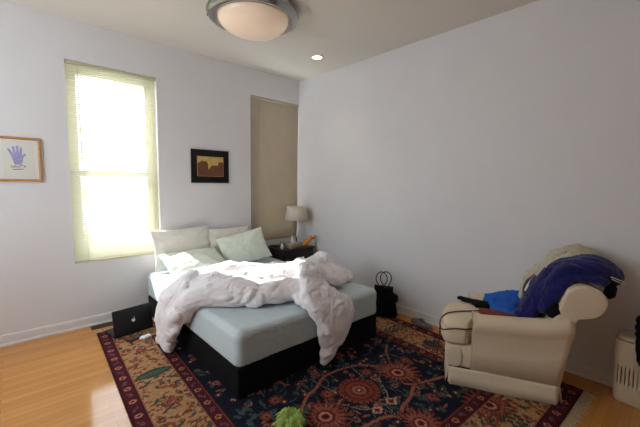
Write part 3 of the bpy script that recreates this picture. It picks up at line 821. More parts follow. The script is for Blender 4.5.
# skirt panels with inverted pleats at the corners
def skirt(p0,p1,name='skirt'):
    p0=Vector(p0);p1=Vector(p1); L=(p1-p0).length; d=(p1-p0)/L; nrm=Vector((d.y,-d.x)); n=40; V=[];F=[]
    for i in range(n+1):
        f=i/n; e=0
        for k,z in enumerate((.128,.115,.06,.004)):
            out=(.0,.004,.010,.020)[k]+.004*math.sin(f*9+k)*k/3
            q=p0+d*(L*f)+nrm*out
            V.append((q.x,q.y,z))
    for i in range(n):
        for k in range(3): F.append((i*4+k,(i+1)*4+k,(i+1)*4+k+1,i*4+k+1))
    o=mesh_obj(name,V,F,UP,chair); s=o.modifiers.new('s','SOLIDIFY'); s.thickness=.007; s.offset=0; return o
skirt((.006,.0),(.69,.0)); skirt((.705,.012),(.705,CW-.012)); skirt((.69,CW),(.006,CW)); skirt((-.004,CW-.012),(-.004,.012))
for x,y in ((0.004,.006),(.695,.006),(.695,CW-.006),(.004,CW-.006)):
    # pleat backing tucked behind each corner opening
    V=[];F=[]
    sx=1 if x<.3 else -1; sy=1 if y<.3 else -1
    o=box_obj('pleat',(x+sx*.004-.012,x+sx*.004+.012,y+sy*.004-.012,y+sy*.004+.012,.006,.12),UP,chair,bev=.004)
tube_obj('skirt_piping',[(-.004,0,.129),(.70,0,.129),(.70,CW,.129),(-.004,CW,.129)],.004,UP,chair,8,closed=True)
# T cushion
def tcushion():
    out=[(-.045,.01),(-.068,.16),(-.06,.32),(-.012,.49),(.07,CW-.015),(.115,CW-.01),(.125,CW-.085),(.52,CW-.09),(.52,.09),(.125,.085),(.115,.005)]
    # dense outline via rounded polygon
    P=[]
    N=len(out)
    for i in range(N):
        a=Vector(out[i-1]);b=Vector(out[i]);c_=Vector(out[(i+1)%N]); r=.05
        d1=(a-b);d2=(c_-b); r1=min(r,d1.length*.4);r2=min(r,d2.length*.4)
        p1=b+d1.normalized()*r1;p2=b+d2.normalized()*r2
        for k in range(7):
            t=k/6; P.append(p1*(1-t)**2+b*2*t*(1-t)+p2*t*t)
    c0=Vector((.22,CW/2)); V=[];F=[];k=len(P)
    rings=[(.0,.0,1.0),(.0,.0,1)]
    zs=[(.0,.295,.62),(.5,.298,.9),(.975,.302,1),(1.010,.325,1),(1.02,.375,1),(1.010,.425,1),(.965,.455,1),(.85,.474,1),(.6,.488,1),(.3,.495,1)]
    rows=[]
    for s,z,_ in zs[1:]: rows.append((s,z))
    for s,z in rows:
        for p in P:
            q=c0+(p-c0)*s; V.append((q.x,q.y,z+.002*fbm(q.x*8,q.y*8,2)))
    for i in range(len(rows)-1):
        for j in range(k): F.append((i*k+j,i*k+(j+1)%k,(i+1)*k+(j+1)%k,(i+1)*k+j))
    V.append((c0.x,c0.y,.298)); V.append((c0.x,c0.y,.497)); 
    for j in range(k):
        F.append((j,len(V)-2,(j+1)%k)); F.append(((len(rows)-1)*k+j,(len(rows)-1)*k+(j+1)%k,len(V)-1))
    o=fixn(mesh_obj('seat_cushion',V,F,UP,chair))
    tube_obj('cushion_piping',[((c0+(p-c0)*1.012).x,(c0+(p-c0)*1.012).y,.436) for p in P],.004,UP,o,6,closed=True)
    tube_obj('cushion_piping',[((c0+(p-c0)*1.005).x,(c0+(p-c0)*1.005).y,.352) for p in P],.004,UP,o,6,closed=True)
tcushion()
# front rail under the cushion, bowed
V,F=prism([(.03,.125),(-.012,.13),(-.03,.18),(-.035,.24),(-.01,.295),(.10,.30),(.10,.125)],.01,CW-.01,6,.05)
soft(fixn(mesh_obj('front_rail',V,F,UP,chair)),1)
# arms: outside panel with roll on top; section in (y,z), swept along x
def arm(side):
    f=lambda y: y if side<0 else CW-y
    sec=[(.002,.118),(.002,.30),(.004,.42)]
    cy_,cz_,r=.030,.505,.070
    for k in range(13):
        a=math.radians(215-k*(250/12)); sec.append((cy_+r*math.cos(a)+.012,cz_+r*math.sin(a)))
    sec+= [(.085,.40),(.085,.125)]
    stations=[(.155,.92,-.034),(.162,.98,-.032),(.18,1,-.032),(.30,1,-.026),(.45,1,-.016),(.60,1,.0),(.72,1,.03),(.76,.9,.04)]
    V=[];F=[];k=len(sec)
    for x,s,dz in stations:
        for y,z in sec:
            yy=.045+(y-.045)*s; zz=z if z<.2 else .35+(z-.35)*(s if s<1 else 1)+dz
            xx=x
            if x>.6: xx=x-(.0 if z>.45 else (.45-z)*.16)
            V.append((xx,f(yy),zz))
    for i in range(len(stations)-1):
        for j in range(k): F.append((i*k+j,i*k+(j+1)%k,(i+1)*k+(j+1)%k,(i+1)*k+j))
    F.append(tuple(range(k))[::-1]); F.append(tuple((len(stations)-1)*k+j for j in range(k)))
    o=fixn(mesh_obj('arm',V,F,UP,chair))
    # piping round the scroll front
    pp=[(.149,f(.045+(y-.045)*.92),.35+(z-.35)*.92 if z>.2 else z) for y,z in sec]
    tube_obj('arm_piping',pp,.004,UP,o,6,closed=False)
    return o
arm(-1); arm(1)
# backrest with rolled top
cxr,czr,rr_=.815,.728,.112
prof=[(.575,.40),(.60,.48),(.635,.56),(.665,.64),(.688,.70)]
for k in range(15):
    a=math.radians(165-k*(265/14)); prof.append((cxr+rr_*math.cos(a)*1.12,czr+rr_*math.sin(a)))
prof+= [(.772,.605),(.745,.45),(.715,.28),(.70,.125),(.60,.125),(.56,.30)]
V,F=prism(prof,.015,CW-.03,10,.045)
bo=soft(fixn(mesh_obj('backrest',V,F,UP,chair)),1)
pp=[(x,.018,z) for x,z in [(.772,.605)]]
seam=[(cxr+(rr_*.93)*math.cos(a)*1.12,.026,czr+rr_*.93*math.sin(a)) for a in [math.radians(165-k*(265/20)) for k in range(21)]]
tube_obj('roll_piping',seam,.004,UP,bo,6)

# ---------------------------------------------------------------- laundry hamper
t=thing('laundry_hamper','beige plastic slotted laundry hamper against the wall at the right edge','hamper',(-.118,-4.035,0.001),0)
CR=M['crate']
def hamper():
    n=168; zs=[0,.012,.06,.135,.255,.30,.34,.39,.425,.438,.44]
    sc=[.90,.93,.94,.955,.965,.975,.985,.99,.985,.965,.93]
    V=[];F=[]
    for z,s_ in zip(zs,sc):
        for k in range(n):
            a=2*PI*k/n; cx_,sy_=math.cos(a),math.sin(a); e=.36
            V.append((.102*s_*math.copysign(abs(cx_)**e,cx_),.235*s_*math.copysign(abs(sy_)**e,sy_),z))
    # equal spacing along the outline so that slots come out even
    for r in range(len(zs)):
        P=[Vector(V[r*n+k]) for k in range(n)]; L=[0]
        for k in range(n): L.append(L[-1]+(P[(k+1)%n]-P[k]).length)
        Q=[]
        for k in range(n):
            s0=L[-1]*k/n; i=max(q for q in range(n) if L[q]<=s0+1e-9); f=(s0-L[i])/max(1e-9,L[i+1]-L[i]); Q.append(P[i].lerp(P[(i+1)%n],min(1,f)))
        for k in range(n): V[r*n+k]=tuple(Q[k])
    for r in range(len(zs)-1):
        for k in range(n):
            if r==3 and k%3==1: continue
            F.append((r*n+k,r*n+(k+1)%n,(r+1)*n+(k+1)%n,(r+1)*n+k))
    F.append(tuple(range(n))[::-1])
    o=mesh_obj('tub',V,F,CR,t); m=o.modifiers.new('s','SOLIDIFY'); m.thickness=.004; m.offset=-1
    V=[]
    for z,s_ in ((.441,.90),(.452,.93),(.462,.92),(.470,.84),(.474,.5)):
        for k in range(n):
            a=2*PI*k/n; cx_,sy_=math.cos(a),math.sin(a); e=.36
            V.append((.102*s_*math.copysign(abs(cx_)**e,cx_),.235*s_*math.copysign(abs(sy_)**e,sy_),z))
    F=[(r*n+k,r*n+(k+1)%n,(r+1)*n+(k+1)%n,(r+1)*n+k) for r in range(4) for k in range(n)]+[tuple(range(n))[::-1],tuple(4*n+k for k in range(n))]
    mesh_obj('lid',V,F,CR,t)
hamper()
# ---------------------------------------------------------------- lime tuft
t=thing('shaggy_toy','shaggy lime green stringy toy lying on the rug at the bottom of the picture','toy',(-2.085,-2.53,RZ),0)
t.scale=(.82,.82,.95)
LG=mat('lime_yarn',srgb(190,214,120),.9,noise_s=30,noise_a=.2,spec=.1)
rs=random.Random(11); V=[];F=[]
core=[(.075*math.cos(a)*rs.uniform(.2,.9),.075*math.sin(a)*rs.uniform(.2,.9)) for a in [rs.uniform(0,6.28) for _ in range(330)]]
for x,y in core:
    a=math.atan2(y,x)+rs.uniform(-.7,.7); L=rs.uniform(.03,.085); h=rs.uniform(.03,.085)*(1-math.hypot(x,y)*5)+.028
    p0=Vector((x,y,.006)); p1=Vector((x+L*.35*math.cos(a),y+L*.35*math.sin(a),h)); p2=Vector((x+L*math.cos(a),y+L*math.sin(a),max(.004,h*.35)))
    tube_geo(catmull([p0,p1,p2],3),[.0028]*6+[.0012],5,V=V,F=F)
mesh_obj('yarn_strands',V,F,LG,t)['kind']='stuff'
lathe('yarn_core',[(.002,.0),(.05,.002),(.06,.02),(.04,.045),(.003,.055)],LG,t,20)

# ---------------------------------------------------------------- black bag
t=thing('tote_bag','black soft tote bag with two ring handles standing by the right wall','bag',(-.185,-1.80,RZ),R_(33))
def bag_body():
    V=[];F=[];rows=14;n=36
    for j in range(rows+1):
        w=j/rows; z=.315*w
        for k in range(n):
            a=2*PI*k/n; e=.68
            rx=.112*(1.03-.22*w) ; ry=.155*(1-.30*w+.06*math.sin(w*6))
            cx_=abs(math.cos(a))**e*math.copysign(1,math.cos(a)); sy_=abs(math.sin(a))**e*math.copysign(1,math.sin(a))
            wr=1+.07*fbm(cx_*2,sy_*2,z*9)
            V.append((rx*cx_*wr*(1-.35*w*w),ry*sy_*wr,max(0,z+.018*fbm(a,z*5,1)*w)))
    for j in range(rows):
        for k in range(n): F.append((j*n+k,j*n+(k+1)%n,(j+1)*n+(k+1)%n,(j+1)*n+k))
    F.append(tuple(range(n))[::-1]); F.append(tuple(rows*n+k for k in range(n)))
    return mesh_obj('body',V,F,M['blackcloth'],t)
bag_body()
for x,yo,zo in ((-.045,.022,0),(.035,-.022,-.015)):
    pts=[(x,.062*math.cos(a)+yo,zo+.345+.075+.078*math.sin(a)) for a in [math.radians(-58+k*(296/20)) for k in range(21)]]
    pts=[(x,yo+.045,.30)]+pts+[(x,yo-.045,.30)]
    tube_obj('handle',pts,.0062,M['black'],t,8)
# ---------------------------------------------------------------- grey slipper
t=thing('slipper','flat grey slipper lying by the right wall between the bag and the armchair','slipper',(-.135,-2.27,.0135),R_(80))
t.scale=(1.1,1.25,1.0)
def shoe():
    V=[];F=[];n=28
    rings=[(0,1.0,0),(.006,1.03,0),(.016,1.0,0)]
    def outl(k):
        a=2*PI*k/n; x=.125*math.cos(a); y=.046*math.sin(a)*(1+.18*math.cos(a)); return x,y
    for z,s,_ in rings:
        for k in range(n): x,y=outl(k); V.append((x*s,y*s,z))
    for k in range(n):
        x,y=outl(k); f=(x+.125)/.25; V.append((x*.93,y*.8,.03+.018*f if f>.45 else .03+.03*(.45-f)))
    for k in range(n):
        x,y=outl(k); f=(x+.125)/.25; V.append((x*.45-.02,y*.35,.052 if f>.5 else .028))
    for j in range(4):
        for k in range(n): F.append((j*n+k,j*n+(k+1)%n,(j+1)*n+(k+1)%n,(j+1)*n+k))
    F.append(tuple(range(n))[::-1]); F.append(tuple(4*n+k for k in range(n)))
    return V,F
V,F=shoe(); soft(mesh_obj('upper',V,F,M['grey_cloth'],t),1)
skin_obj('tongue',[(-.03,0,.04),(.0,.0,.062),(.03,.005,.058)],[(0,1),(1,2)],[.02,.02,.012],M['grey_cloth'],t,sub=1)
# ---------------------------------------------------------------- cloth: padded folds grown from lobes, fused and creased
def lobe_geo(ch,V,F,n=16):
    # ch: list of (x,y,z,half_width,half_thickness); optional flat normal as last tuple entry of the chain
    nrm=None
    if len(ch[-1])==3: nrm=Vector(ch[-1]).normalized(); ch=ch[:-1]
    P=catmull([c[:3] for c in ch],5); m=len(P); W=np.interp(np.linspace(0,len(ch)-1,m),range(len(ch)),[c[3] for c in ch]); T=np.interp(np.linspace(0,len(ch)-1,m),range(len(ch)),[c[4] for c in ch])
    rows=[]
    t0=(P[0]-P[1]).normalized(); t1=(P[-1]-P[-2]).normalized()
    seq=[]
    for k in (80,55,30): 
        a=math.radians(k); seq.append((P[0]+t0*T[0]*math.sin(a),W[0]*math.cos(a),T[0]*math.cos(a),-t0))
    for i,p in enumerate(P): seq.append((p,W[i],T[i],(P[min(i+1,m-1)]-P[max(i-1,0)]).normalized()))
    for k in (30,55,80):
        a=math.radians(k); seq.append((P[-1]+t1*T[-1]*math.sin(a),W[-1]*math.cos(a),T[-1]*math.cos(a),t1))
    b=len(V); up=Vector((0,0,1))
    prev=None
    for p,w,t,d in seq:
        u=nrm if nrm else up
        s=d.cross(u)
        if s.length<.15: s=prev or d.cross(Vector((1,.3,0)))
        s=(s-d*s.dot(d)).normalized()
        if prev and s.dot(prev)<0: s=-s
        prev=s; q=s.cross(d).normalized()
        for k in range(n):
            a=2*PI*k/n; V.append(p+s*(w*math.cos(a))+q*(t*math.sin(a)))
    for i in range(len(seq)-1):
        for k in range(n): F.append((b+i*n+k,b+i*n+(k+1)%n,b+(i+1)*n+(k+1)%n,b+(i+1)*n+k))
    F.append(tuple(b+k for k in range(n))[::-1]); F.append(tuple(b+(len(seq)-1)*n+k for k in range(n)))
def clothy(name,chains,mat_,voxel=.014,smooth=3,amp=.012,fhi=16,flo=3,amp2=.004,f2=45,seed=0,clamp=None,label=None,cat=None,loc=(0,0,0),parent=None,xf=None,bias=.3,post=2):
    V=[];F=[]
    for ch in chains: lobe_geo(ch,V,F)
    me=bpy.data.meshes.new(name+'_raw'); me.from_pydata([tuple(v) for v in V],[],F); o=bpy.data.objects.new(name+'_raw',me); COL.objects.link(o)
    bm=bmesh.new(); bm.from_mesh(me); bmesh.ops.recalc_face_normals(bm,faces=bm.faces); bm.to_mesh(me); bm.free()
    r=o.modifiers.new('r','REMESH'); r.mode='VOXEL'; r.voxel_size=voxel; r.use_smooth_shade=True
    s=o.modifiers.new('s','SMOOTH'); s.factor=.5; s.iterations=smooth
    bpy.context.view_layer.update(); dg=bpy.context.evaluated_depsgraph_get(); m2=bpy.data.meshes.new_from_object(o.evaluated_get(dg),depsgraph=dg)
    bpy.data.objects.remove(o,do_unlink=True)
    n=len(m2.vertices); co=np.empty(n*3); m2.vertices.foreach_get('co',co); co=co.reshape(-1,3); no=np.empty(n*3); m2.vertices.foreach_get('normal',no); no=no.reshape(-1,3)
    # axis of the nearest fold
    segs=[];
    for ch in chains:
        c=[q for q in ch if len(q)>3]
        for a,b in zip(c[:-1],c[1:]): segs.append((np.array(a[:3]),np.array(b[:3]),max(a[4],.02)))
    best=np.full(n,1e9); tan=np.zeros((n,3))
    for a,b,rr in segs:
        d=b-a; L=np.linalg.norm(d)+1e-9; d=d/L; t=np.clip((co-a)@d,0,L); dist=np.linalg.norm(co-a-t[:,None]*d,axis=1)/rr
        k=dist<best; best[k]=dist[k]; tan[k]=d
    al=(co*tan).sum(1); pe=co-al[:,None]*tan
    out=co.copy()
    for i in range(n):
        w=noise.noise_vector(Vector(co[i]*4)+Vector((seed,0,0)))
        q=Vector(pe[i]*fhi)+Vector(tan[i]*al[i]*flo)+w*1.3+Vector((seed*3.1,seed,0))
        v=noise.noise(q); ridg=3.0*abs(v)-.35
        q2=Vector(pe[i]*f2)+Vector(tan[i]*al[i]*f2*.3)+w*2.0
        v2=3.0*abs(noise.noise(q2))
        big=noise.noise(Vector(co[i]*6.5)+Vector((0,seed,7)))
        out[i]=co[i]+no[i]*(amp*(ridg-bias)*(.6+.8*big)+amp*1.3*big+amp2*(v2-.4))
    if clamp is not None: out=clamp(out)
    m2.vertices.foreach_set('co',out.ravel())
    m2.materials.clear(); m2.materials.append(mat_); m2.name=name
    if post:
        o2=bpy.data.objects.new(name+'_p',m2); COL.objects.link(o2); s=o2.modifiers.new('s','SMOOTH'); s.factor=.35; s.iterations=post
        bpy.context.view_layer.update(); dg=bpy.context.evaluated_depsgraph_get(); m3=bpy.data.meshes.new_from_object(o2.evaluated_get(dg),depsgraph=dg); bpy.data.objects.remove(o2,do_unlink=True); m2=m3; m2.name=name
    m2.polygons.foreach_set('use_smooth',[True]*len(m2.polygons))
    if parent is None:
        co=np.empty(len(m2.vertices)*3); m2.vertices.foreach_get('co',co); co=co.reshape(-1,3); c=co.mean(0); c[2]=co[:,2].min(); m2.vertices.foreach_set('co',(co-c).ravel())
    o=bpy.data.objects.new(name,m2); link(o,parent)
    if parent is None: o.location=tuple(c)
    m2.update()
    if label: tag(o,label,cat)
    return o
def bedclamp(P):
    P=P.copy(); zt=.502; x0,x1,y0=-2.226,-.676,-2.128
    x,y,z=P[:,0],P[:,1],P[:,2]
    ins=(x>x0)&(x<x1)&(y>y0)&(z<zt)
    dz=zt-z; dl=x-x0; df=y-y0; dr=x1-x
    up=ins&(dz<=np.minimum(np.minimum(dl,df),dr)); P[up,2]=zt
    l=ins&~up&(dl<=df)&(dl<dr); P[l,0]=x0
    f=ins&~up&~l&(df<dr); P[f,1]=y0
    r=ins&~up&~l&~f; P[r,0]=x1
    P[:,2]=np.maximum(P[:,2],.0145)
    return P
clothy('duvet',[
 [(-2.10,-1.15,.545,.36,.05),(-1.7,-1.3,.55,.42,.06),(-1.3,-1.5,.55,.36,.06),(-.98,-1.5,.55,.26,.05)],
 # long front roll
 [(-2.27,-1.30,.40,.10,.08),(-2.22,-1.40,.54,.12,.10),(-2.05,-1.52,.59,.14,.11),(-1.82,-1.68,.585,.15,.10),(-1.62,-1.78,.575,.15,.09),(-1.46,-1.85,.575,.15,.085)],
 [(-2.18,-1.22,.60,.08,.07),(-1.98,-1.38,.655,.10,.07),(-1.75,-1.52,.65,.09,.065),(-1.5,-1.62,.64,.09,.06)],
 # left drape to the floor
 [(-2.12,-1.02,.58,.26,.09),(-2.26,-1.06,.48,.29,.085),(-2.32,-1.08,.30,.26,.08),(-2.33,-1.08,.19,.19,.065),(-2.33,-1.08,.13,.13,.06),(-2.33,-1.10,.075,.12,.06),(1,0,.1)],
 # puffs on the pillow side
 [(-2.13,-.96,.56,.11,.09),(-2.00,-.90,.565,.12,.09),(-1.84,-.84,.575,.12,.09),(-1.68,-.88,.585,.10,.09),(-1.58,-.97,.585,.09,.085)],
 [(-2.05,-1.10,.60,.08,.07),(-1.86,-1.06,.63,.09,.075),(-1.66,-1.12,.635,.08,.065),(-1.52,-1.22,.61,.08,.065)],
 [(-1.95,-1.2,.65,.07,.06),(-1.72,-1.24,.665,.08,.06),(-1.5,-1.36,.66,.08,.06),(-1.34,-1.46,.65,.08,.06)],
 [(-1.56,-1.08,.60,.12,.08),(-1.36,-1.20,.59,.12,.07),(-1.16,-1.30,.60,.12,.07)],
 # pointed corner standing up
 [(-1.34,-1.36,.56,.10,.06),(-1.16,-1.30,.585,.10,.055),(-1.03,-1.28,.63,.06,.04),(-.93,-1.26,.685,.015,.012)],
 # knot in the middle and big hump on the right
 [(-1.33,-1.52,.63,.10,.10),(-1.22,-1.60,.64,.10,.10),(-1.12,-1.62,.62,.08,.09)],
 [(-1.16,-1.50,.59,.12,.09),(-1.02,-1.50,.625,.13,.11),(-.88,-1.48,.64,.13,.115),(-.80,-1.56,.60,.12,.10)],
 [(-.92,-1.42,.68,.08,.06),(-.82,-1.56,.64,.10,.07),(-.77,-1.70,.56,.11,.05),(-.77,-1.80,.53,.09,.03)],
 [(-1.10,-1.6,.63,.10,.08),(-1.0,-1.72,.60,.12,.07),(-.98,-1.86,.56,.11,.05)],
 # drape over the foot
 [(-1.10,-1.50,.62,.17,.08),(-1.20,-1.72,.59,.22,.085),(-1.30,-1.95,.565,.27,.075),(-1.35,-2.12,.50,.26,.07),(-1.38,-2.20,.36,.21,.06),(-1.41,-2.21,.24,.13,.055),(-1.43,-2.205,.17,.085,.04),(-1.45,-2.205,.12,.09,.045),(-1.47,-2.20,.075,.055,.03),(-1.47,-2.195,.045,.012,.010),(0,-1,.25)],
 [(-1.46,-1.80,.58,.12,.07),(-1.50,-1.98,.555,.12,.06),(-1.50,-2.12,.50,.10,.06),(-1.48,-2.19,.36,.08,.05),(-1.45,-2.2,.25,.05,.04)],
 ],M['duvet'],voxel=.010,smooth=3,amp=.017,fhi=9.5,flo=2.2,amp2=.0035,f2=30,post=2,seed=2,clamp=bedclamp,label='crumpled puffy white duvet thrown across the bed, hanging over its foot',cat='duvet')
# ---- clothes on the armchair (positions given in the chair's own axes: back, across, up)
CA=math.atan2(-.89120,.45362)
def ch(L):
    out=[]
    for q in L:
        if len(q)==3: out.append((q[0]*math.cos(CA)-q[1]*math.sin(CA),q[0]*math.sin(CA)+q[1]*math.cos(CA),q[2])); continue
        x,y,z=q[:3]; out.append((-.914+x*math.cos(CA)-y*math.sin(CA),-2.957+x*math.sin(CA)+y*math.cos(CA),z+RZ)+tuple(q[3:]))
    return out
clothy('hooded_jacket',[
 ch([(.50,.32,.53,.14,.035),(.57,.31,.61,.17,.055),(.62,.30,.72,.19,.065),(.69,.29,.83,.20,.065),(.78,.27,.925,.20,.06),(.89,.26,.94,.20,.07),(.98,.24,.915,.17,.07),(1.035,.22,.86,.11,.05)]),
 ch([(.74,.24,.93,.12,.04),(.86,.22,.955,.12,.045),(.97,.24,.93,.10,.05),(1.04,.26,.87,.06,.04)]),
 ch([(.72,.14,.85,.08,.05),(.665,.12,.77,.07,.05),(.63,.11,.69,.06,.045),(.61,.11,.63,.05,.04)]),
 ch([(.62,.22,.74,.08,.05),(.57,.19,.65,.08,.05),(.52,.17,.57,.07,.04),(.46,.18,.54,.05,.028)]),
 ch([(.78,.14,.88,.08,.04),(.86,.10,.875,.07,.035),(.93,.12,.86,.06,.03)]),
 ],M['navy'],voxel=.010,smooth=3,amp=.013,fhi=9,flo=4,amp2=.003,f2=30,seed=5,post=2,label='navy blue hooded jacket heaped over the top of the armchair back',cat='jacket')
clothy('knit_scarf',[
 ch([(.95,.36,.985,.06,.03),(.86,.37,1.015,.07,.035),(.76,.38,.975,.065,.035),(.67,.39,.88,.06,.03),(.57,.42,.78,.05,.028),(.53,.43,.68,.045,.022),(.52,.43,.59,.04,.018)]),
 ch([(.90,.32,.995,.04,.03),(.80,.33,.975,.045,.03),(.70,.35,.90,.04,.03),(.62,.36,.80,.035,.025)]),
 ],M['knit'],voxel=.007,smooth=2,amp=.014,fhi=30,flo=3,amp2=.004,f2=60,seed=8,post=0,label='beige knitted scarf lying on the far side of the navy jacket',cat='scarf')
clothy('knit_beanie',[ch([(.66,.07,.65,.04,.035),(.65,.06,.625,.05,.04),(.65,.06,.61,.04,.03)])],M['blackcloth'],voxel=.008,amp=.004,fhi=20,seed=3,label='small black knitted cap below the navy sleeve inside the near arm',cat='cap')
clothy('black_sweater',[ch([(.95,.14,.87,.05,.03),(.985,.14,.82,.05,.03),(.98,.14,.765,.04,.025)]),ch([(.90,.2,.875,.06,.02),(.98,.18,.86,.05,.02)])],M['blackcloth'],voxel=.005,smooth=12,amp=.008,fhi=14,seed=4,label='black garment hanging behind the rolled top under the navy jacket',cat='sweater')
clothy('blue_shirt',[
 ch([(.29,.42,.515,.07,.025),(.36,.36,.53,.10,.035),(.44,.38,.545,.12,.045),(.53,.44,.56,.11,.05)]),
 ch([(.30,.52,.53,.05,.035),(.38,.50,.56,.05,.03),(.46,.49,.595,.06,.035),(.54,.48,.60,.05,.03)]),
 ch([(.30,.30,.51,.05,.018),(.38,.27,.515,.05,.02),(.46,.24,.52,.05,.025)]),
 ],M['blue'],voxel=.009,smooth=2,amp=.016,fhi=17,flo=7,amp2=.007,f2=40,seed=9,post=1,label='bright blue crumpled shirt on the armchair seat',cat='shirt')
clothy('black_leggings',[
 ch([(.07,.50,.505,.022,.014),(.13,.46,.512,.026,.016),(.19,.42,.515,.03,.018),(.24,.38,.517,.045,.022),(.27,.33,.517,.05,.02)]),
 ch([(.09,.46,.505,.018,.012),(.16,.42,.51,.022,.014),(.22,.34,.515,.05,.02)]),
 ],M['blackcloth'],voxel=.008,smooth=2,amp=.006,fhi=22,flo=6,amp2=.003,f2=45,seed=10,label='black crumpled leggings at the front of the armchair seat',cat='leggings')
clothy('rust_sweater',[
 ch([(.22,.24,.505,.05,.014),(.32,.21,.51,.06,.018),(.44,.20,.515,.06,.02)]),
 ],M['rust'],voxel=.008,smooth=2,amp=.006,fhi=18,flo=5,amp2=.003,seed=12,label='rust coloured sweater edge lying under the bright blue shirt',cat='sweater')
def flatpatch(name,pts,mat_,label,cat,th=.004):
    P=[Vector(ch([p+(0,0)])[0][:3]) for p in pts]; c=sum(P,Vector())/len(P)
    V=[p-c for p in P]; n=len(V); nrm=(V[1]-V[0]).cross(V[2]-V[0]).normalized()*th
    V=V+[v+nrm for v in V]; F=[tuple(range(n)),tuple(range(n,2*n))[::-1]]+[(i,(i+1)%n,n+(i+1)%n,n+i) for i in range(n)]
    o=fixn(mesh_obj(name,V,F,mat_,smooth=False)); o.location=c; return tag(o,label,cat)
# brown strap: two strands over the front of the cushion, tail on the floor
def strapc(L): return [Vector(ch([p+(0,0)])[0][:3]) for p in L]
L1=strapc([(.26,.28,.502),(.18,.24,.498),(.10,.20,.499),(.03,.17,.495),(-.03,.15,.480),(-.064,.135,.45),(-.078,.12,.41),(-.070,.08,.385),(-.05,.03,.395),(.0,-.010,.425),(.05,-.014,.435),(.10,-.010,.437),(.15,.02,.437)])
L2=strapc([(-.078,.12,.41),(-.075,.14,.30),(-.085,.18,.15),(-.09,.24,.03)])+[Vector((-.62,-2.78,.017)),Vector((-.45,-2.62,.017)),Vector((-.30,-2.50,.017)),Vector((-.2,-2.38,.012))]
V,F=tube_geo(catmull(L1,6),.0055,8); V,F=tube_geo(catmull(L2,6),.0055,8,V=V,F=F)
o=mesh_obj('leather_strap',V,F,M['leather']); tag(o,'thin brown leather strap looped over the front of the armchair seat','strap')
# black coat on the hamper at the right edge
clothy('black_coat',[
 [(-.13,-4.05,.60,.14,.07),(-.17,-4.02,.66,.10,.05)],[(-.13,-4.06,.52,.15,.07),(-.13,-4.06,.60,.14,.08)],
 [(-.16,-4.03,.62,.13,.04),(-.23,-4.03,.56,.13,.03),(-.25,-4.03,.45,.12,.025),(-.255,-4.03,.36,.11,.025),(-.25,-4.03,.30,.09,.02),(1,0,.2)],
 ],M['blackcloth'],voxel=.011,smooth=3,amp=.010,fhi=12,seed=14,label='black coat lying on the beige hamper and hanging down its front',cat='coat')
clothy('side_flap',[[(0,-.10,.235,.035,.03),(0,-.15,.21,.035,.02),(0,-.14,.165,.03,.018)]],M['blackcloth'],voxel=.008,amp=.004,fhi=15,seed=6,parent=bpy.data.objects['tote_bag'])
# small white details of the jacket
jk=bpy.data.objects['hooded_jacket']; J=Vector(jk.location)
def jpart(name,pts,r,m):
    P=[Vector(ch([p+(0,0)])[0][:3])-J for p in pts]; V,F=tube_geo(catmull(P,4),r,6); return mesh_obj(name,V,F,m,jk)
jpart('white_tag',[(.765,.035,.80),(.768,.030,.785),(.760,.028,.765)],.009,M['white'])
jpart('pale_cuff_stripe',[(.96,.085,.90),(1.0,.09,.885),(1.04,.12,.87),(1.07,.16,.86)],.0035,M['shade'])
jpart('pale_cuff_stripe',[(.965,.085,.885),(1.0,.088,.87),(1.04,.118,.855),(1.07,.158,.845)],.0028,M['shade'])
flatpatch('white_cloth',[(.60,.33,.80),(.66,.33,.86),(.65,.35,.80),(.60,.35,.75)],M['white'],'scrap of white cloth showing between the beige scarf and navy jacket','cloth')
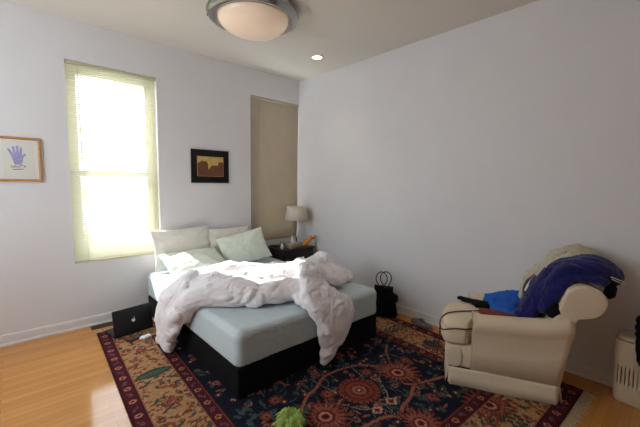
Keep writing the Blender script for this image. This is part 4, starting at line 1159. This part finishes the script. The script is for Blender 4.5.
# ---------------------------------------------------------------- camera
cd=bpy.data.cameras.new('camera'); cam=bpy.data.objects.new('camera',cd); COL.objects.link(cam)
f_,yaw,pit,roll=336.168,.743023,.0899306,.0131616
cd.sensor_width=36; cd.sensor_fit='HORIZONTAL'; cd.lens=f_/640*36; cd.clip_start=.05
F_=Vector((math.sin(yaw)*math.cos(pit),math.cos(yaw)*math.cos(pit),-math.sin(pit)))
Rr=Vector((math.cos(yaw),-math.sin(yaw),0)); Uu=Rr.cross(F_)
R2=Rr*math.cos(roll)+Uu*math.sin(roll); U2=-Rr*math.sin(roll)+Uu*math.cos(roll)
mw=Matrix((R2,U2,-F_)).transposed().to_4x4(); mw.translation=Vector((-3.27557,-4.07085,1.5))
cam.matrix_world=mw; S.camera=cam
# ---------------------------------------------------------------- light
w=bpy.data.worlds.new('sky'); S.world=w; w.use_nodes=True; nt=w.node_tree; bg=nt.nodes['Background']
bg.inputs['Color'].default_value=(.82,.91,1.0,1); bg.inputs['Strength'].default_value=WORLD
sd=bpy.data.lights.new('sun','SUN'); sd.energy=SUN; sd.angle=R_(.6); sd.color=(1,.98,.95)
so=bpy.data.objects.new('sun',sd); COL.objects.link(so)
so.rotation_euler=Vector(SDIR).to_track_quat('-Z','Y').to_euler(); so.location=(-4,4,5)
def area(name,loc,target,sx,sy,e,col=(1,1,1),portal=False):
    l=bpy.data.lights.new(name,'AREA'); l.shape='RECTANGLE'; l.size=sx; l.size_y=sy; l.energy=e; l.color=col
    if portal: l.cycles.is_portal=True
    o=bpy.data.objects.new(name,l); COL.objects.link(o); o.location=loc
    o.rotation_euler=(Vector(target)-Vector(loc)).to_track_quat('-Z','Y').to_euler(); return o
area('window_daylight',((W1[0]+W1[1])/2,.2,(W1[2]+W1[3])/2),((W1[0]+W1[1])/2,-1,(W1[2]+W1[3])/2),W1[1]-W1[0],W1[3]-W1[2],1,portal=True)
area('side_window_portal',(XL-.17,(SW[0]+SW[1])/2,(SW[2]+SW[3])/2),(0,(SW[0]+SW[1])/2,(SW[2]+SW[3])/2),SW[1]-SW[0],SW[3]-SW[2],1,portal=True)


sp=bpy.data.lights.new('downlight_lamp','SPOT'); sp.energy=5; sp.color=(1,.85,.65); sp.spot_size=R_(95); sp.spot_blend=.8; sp.shadow_soft_size=.05
so2=bpy.data.objects.new('downlight_lamp',sp); COL.objects.link(so2); so2.location=(-.466,-.925,H-.02)
vs=S.view_settings; vs.view_transform='Standard'; vs.look='None'; vs.gamma=1; vs.use_curve_mapping=False; vs.exposure=EXPO
S.cycles.max_bounces=10; S.cycles.diffuse_bounces=6; S.cycles.transparent_max_bounces=12
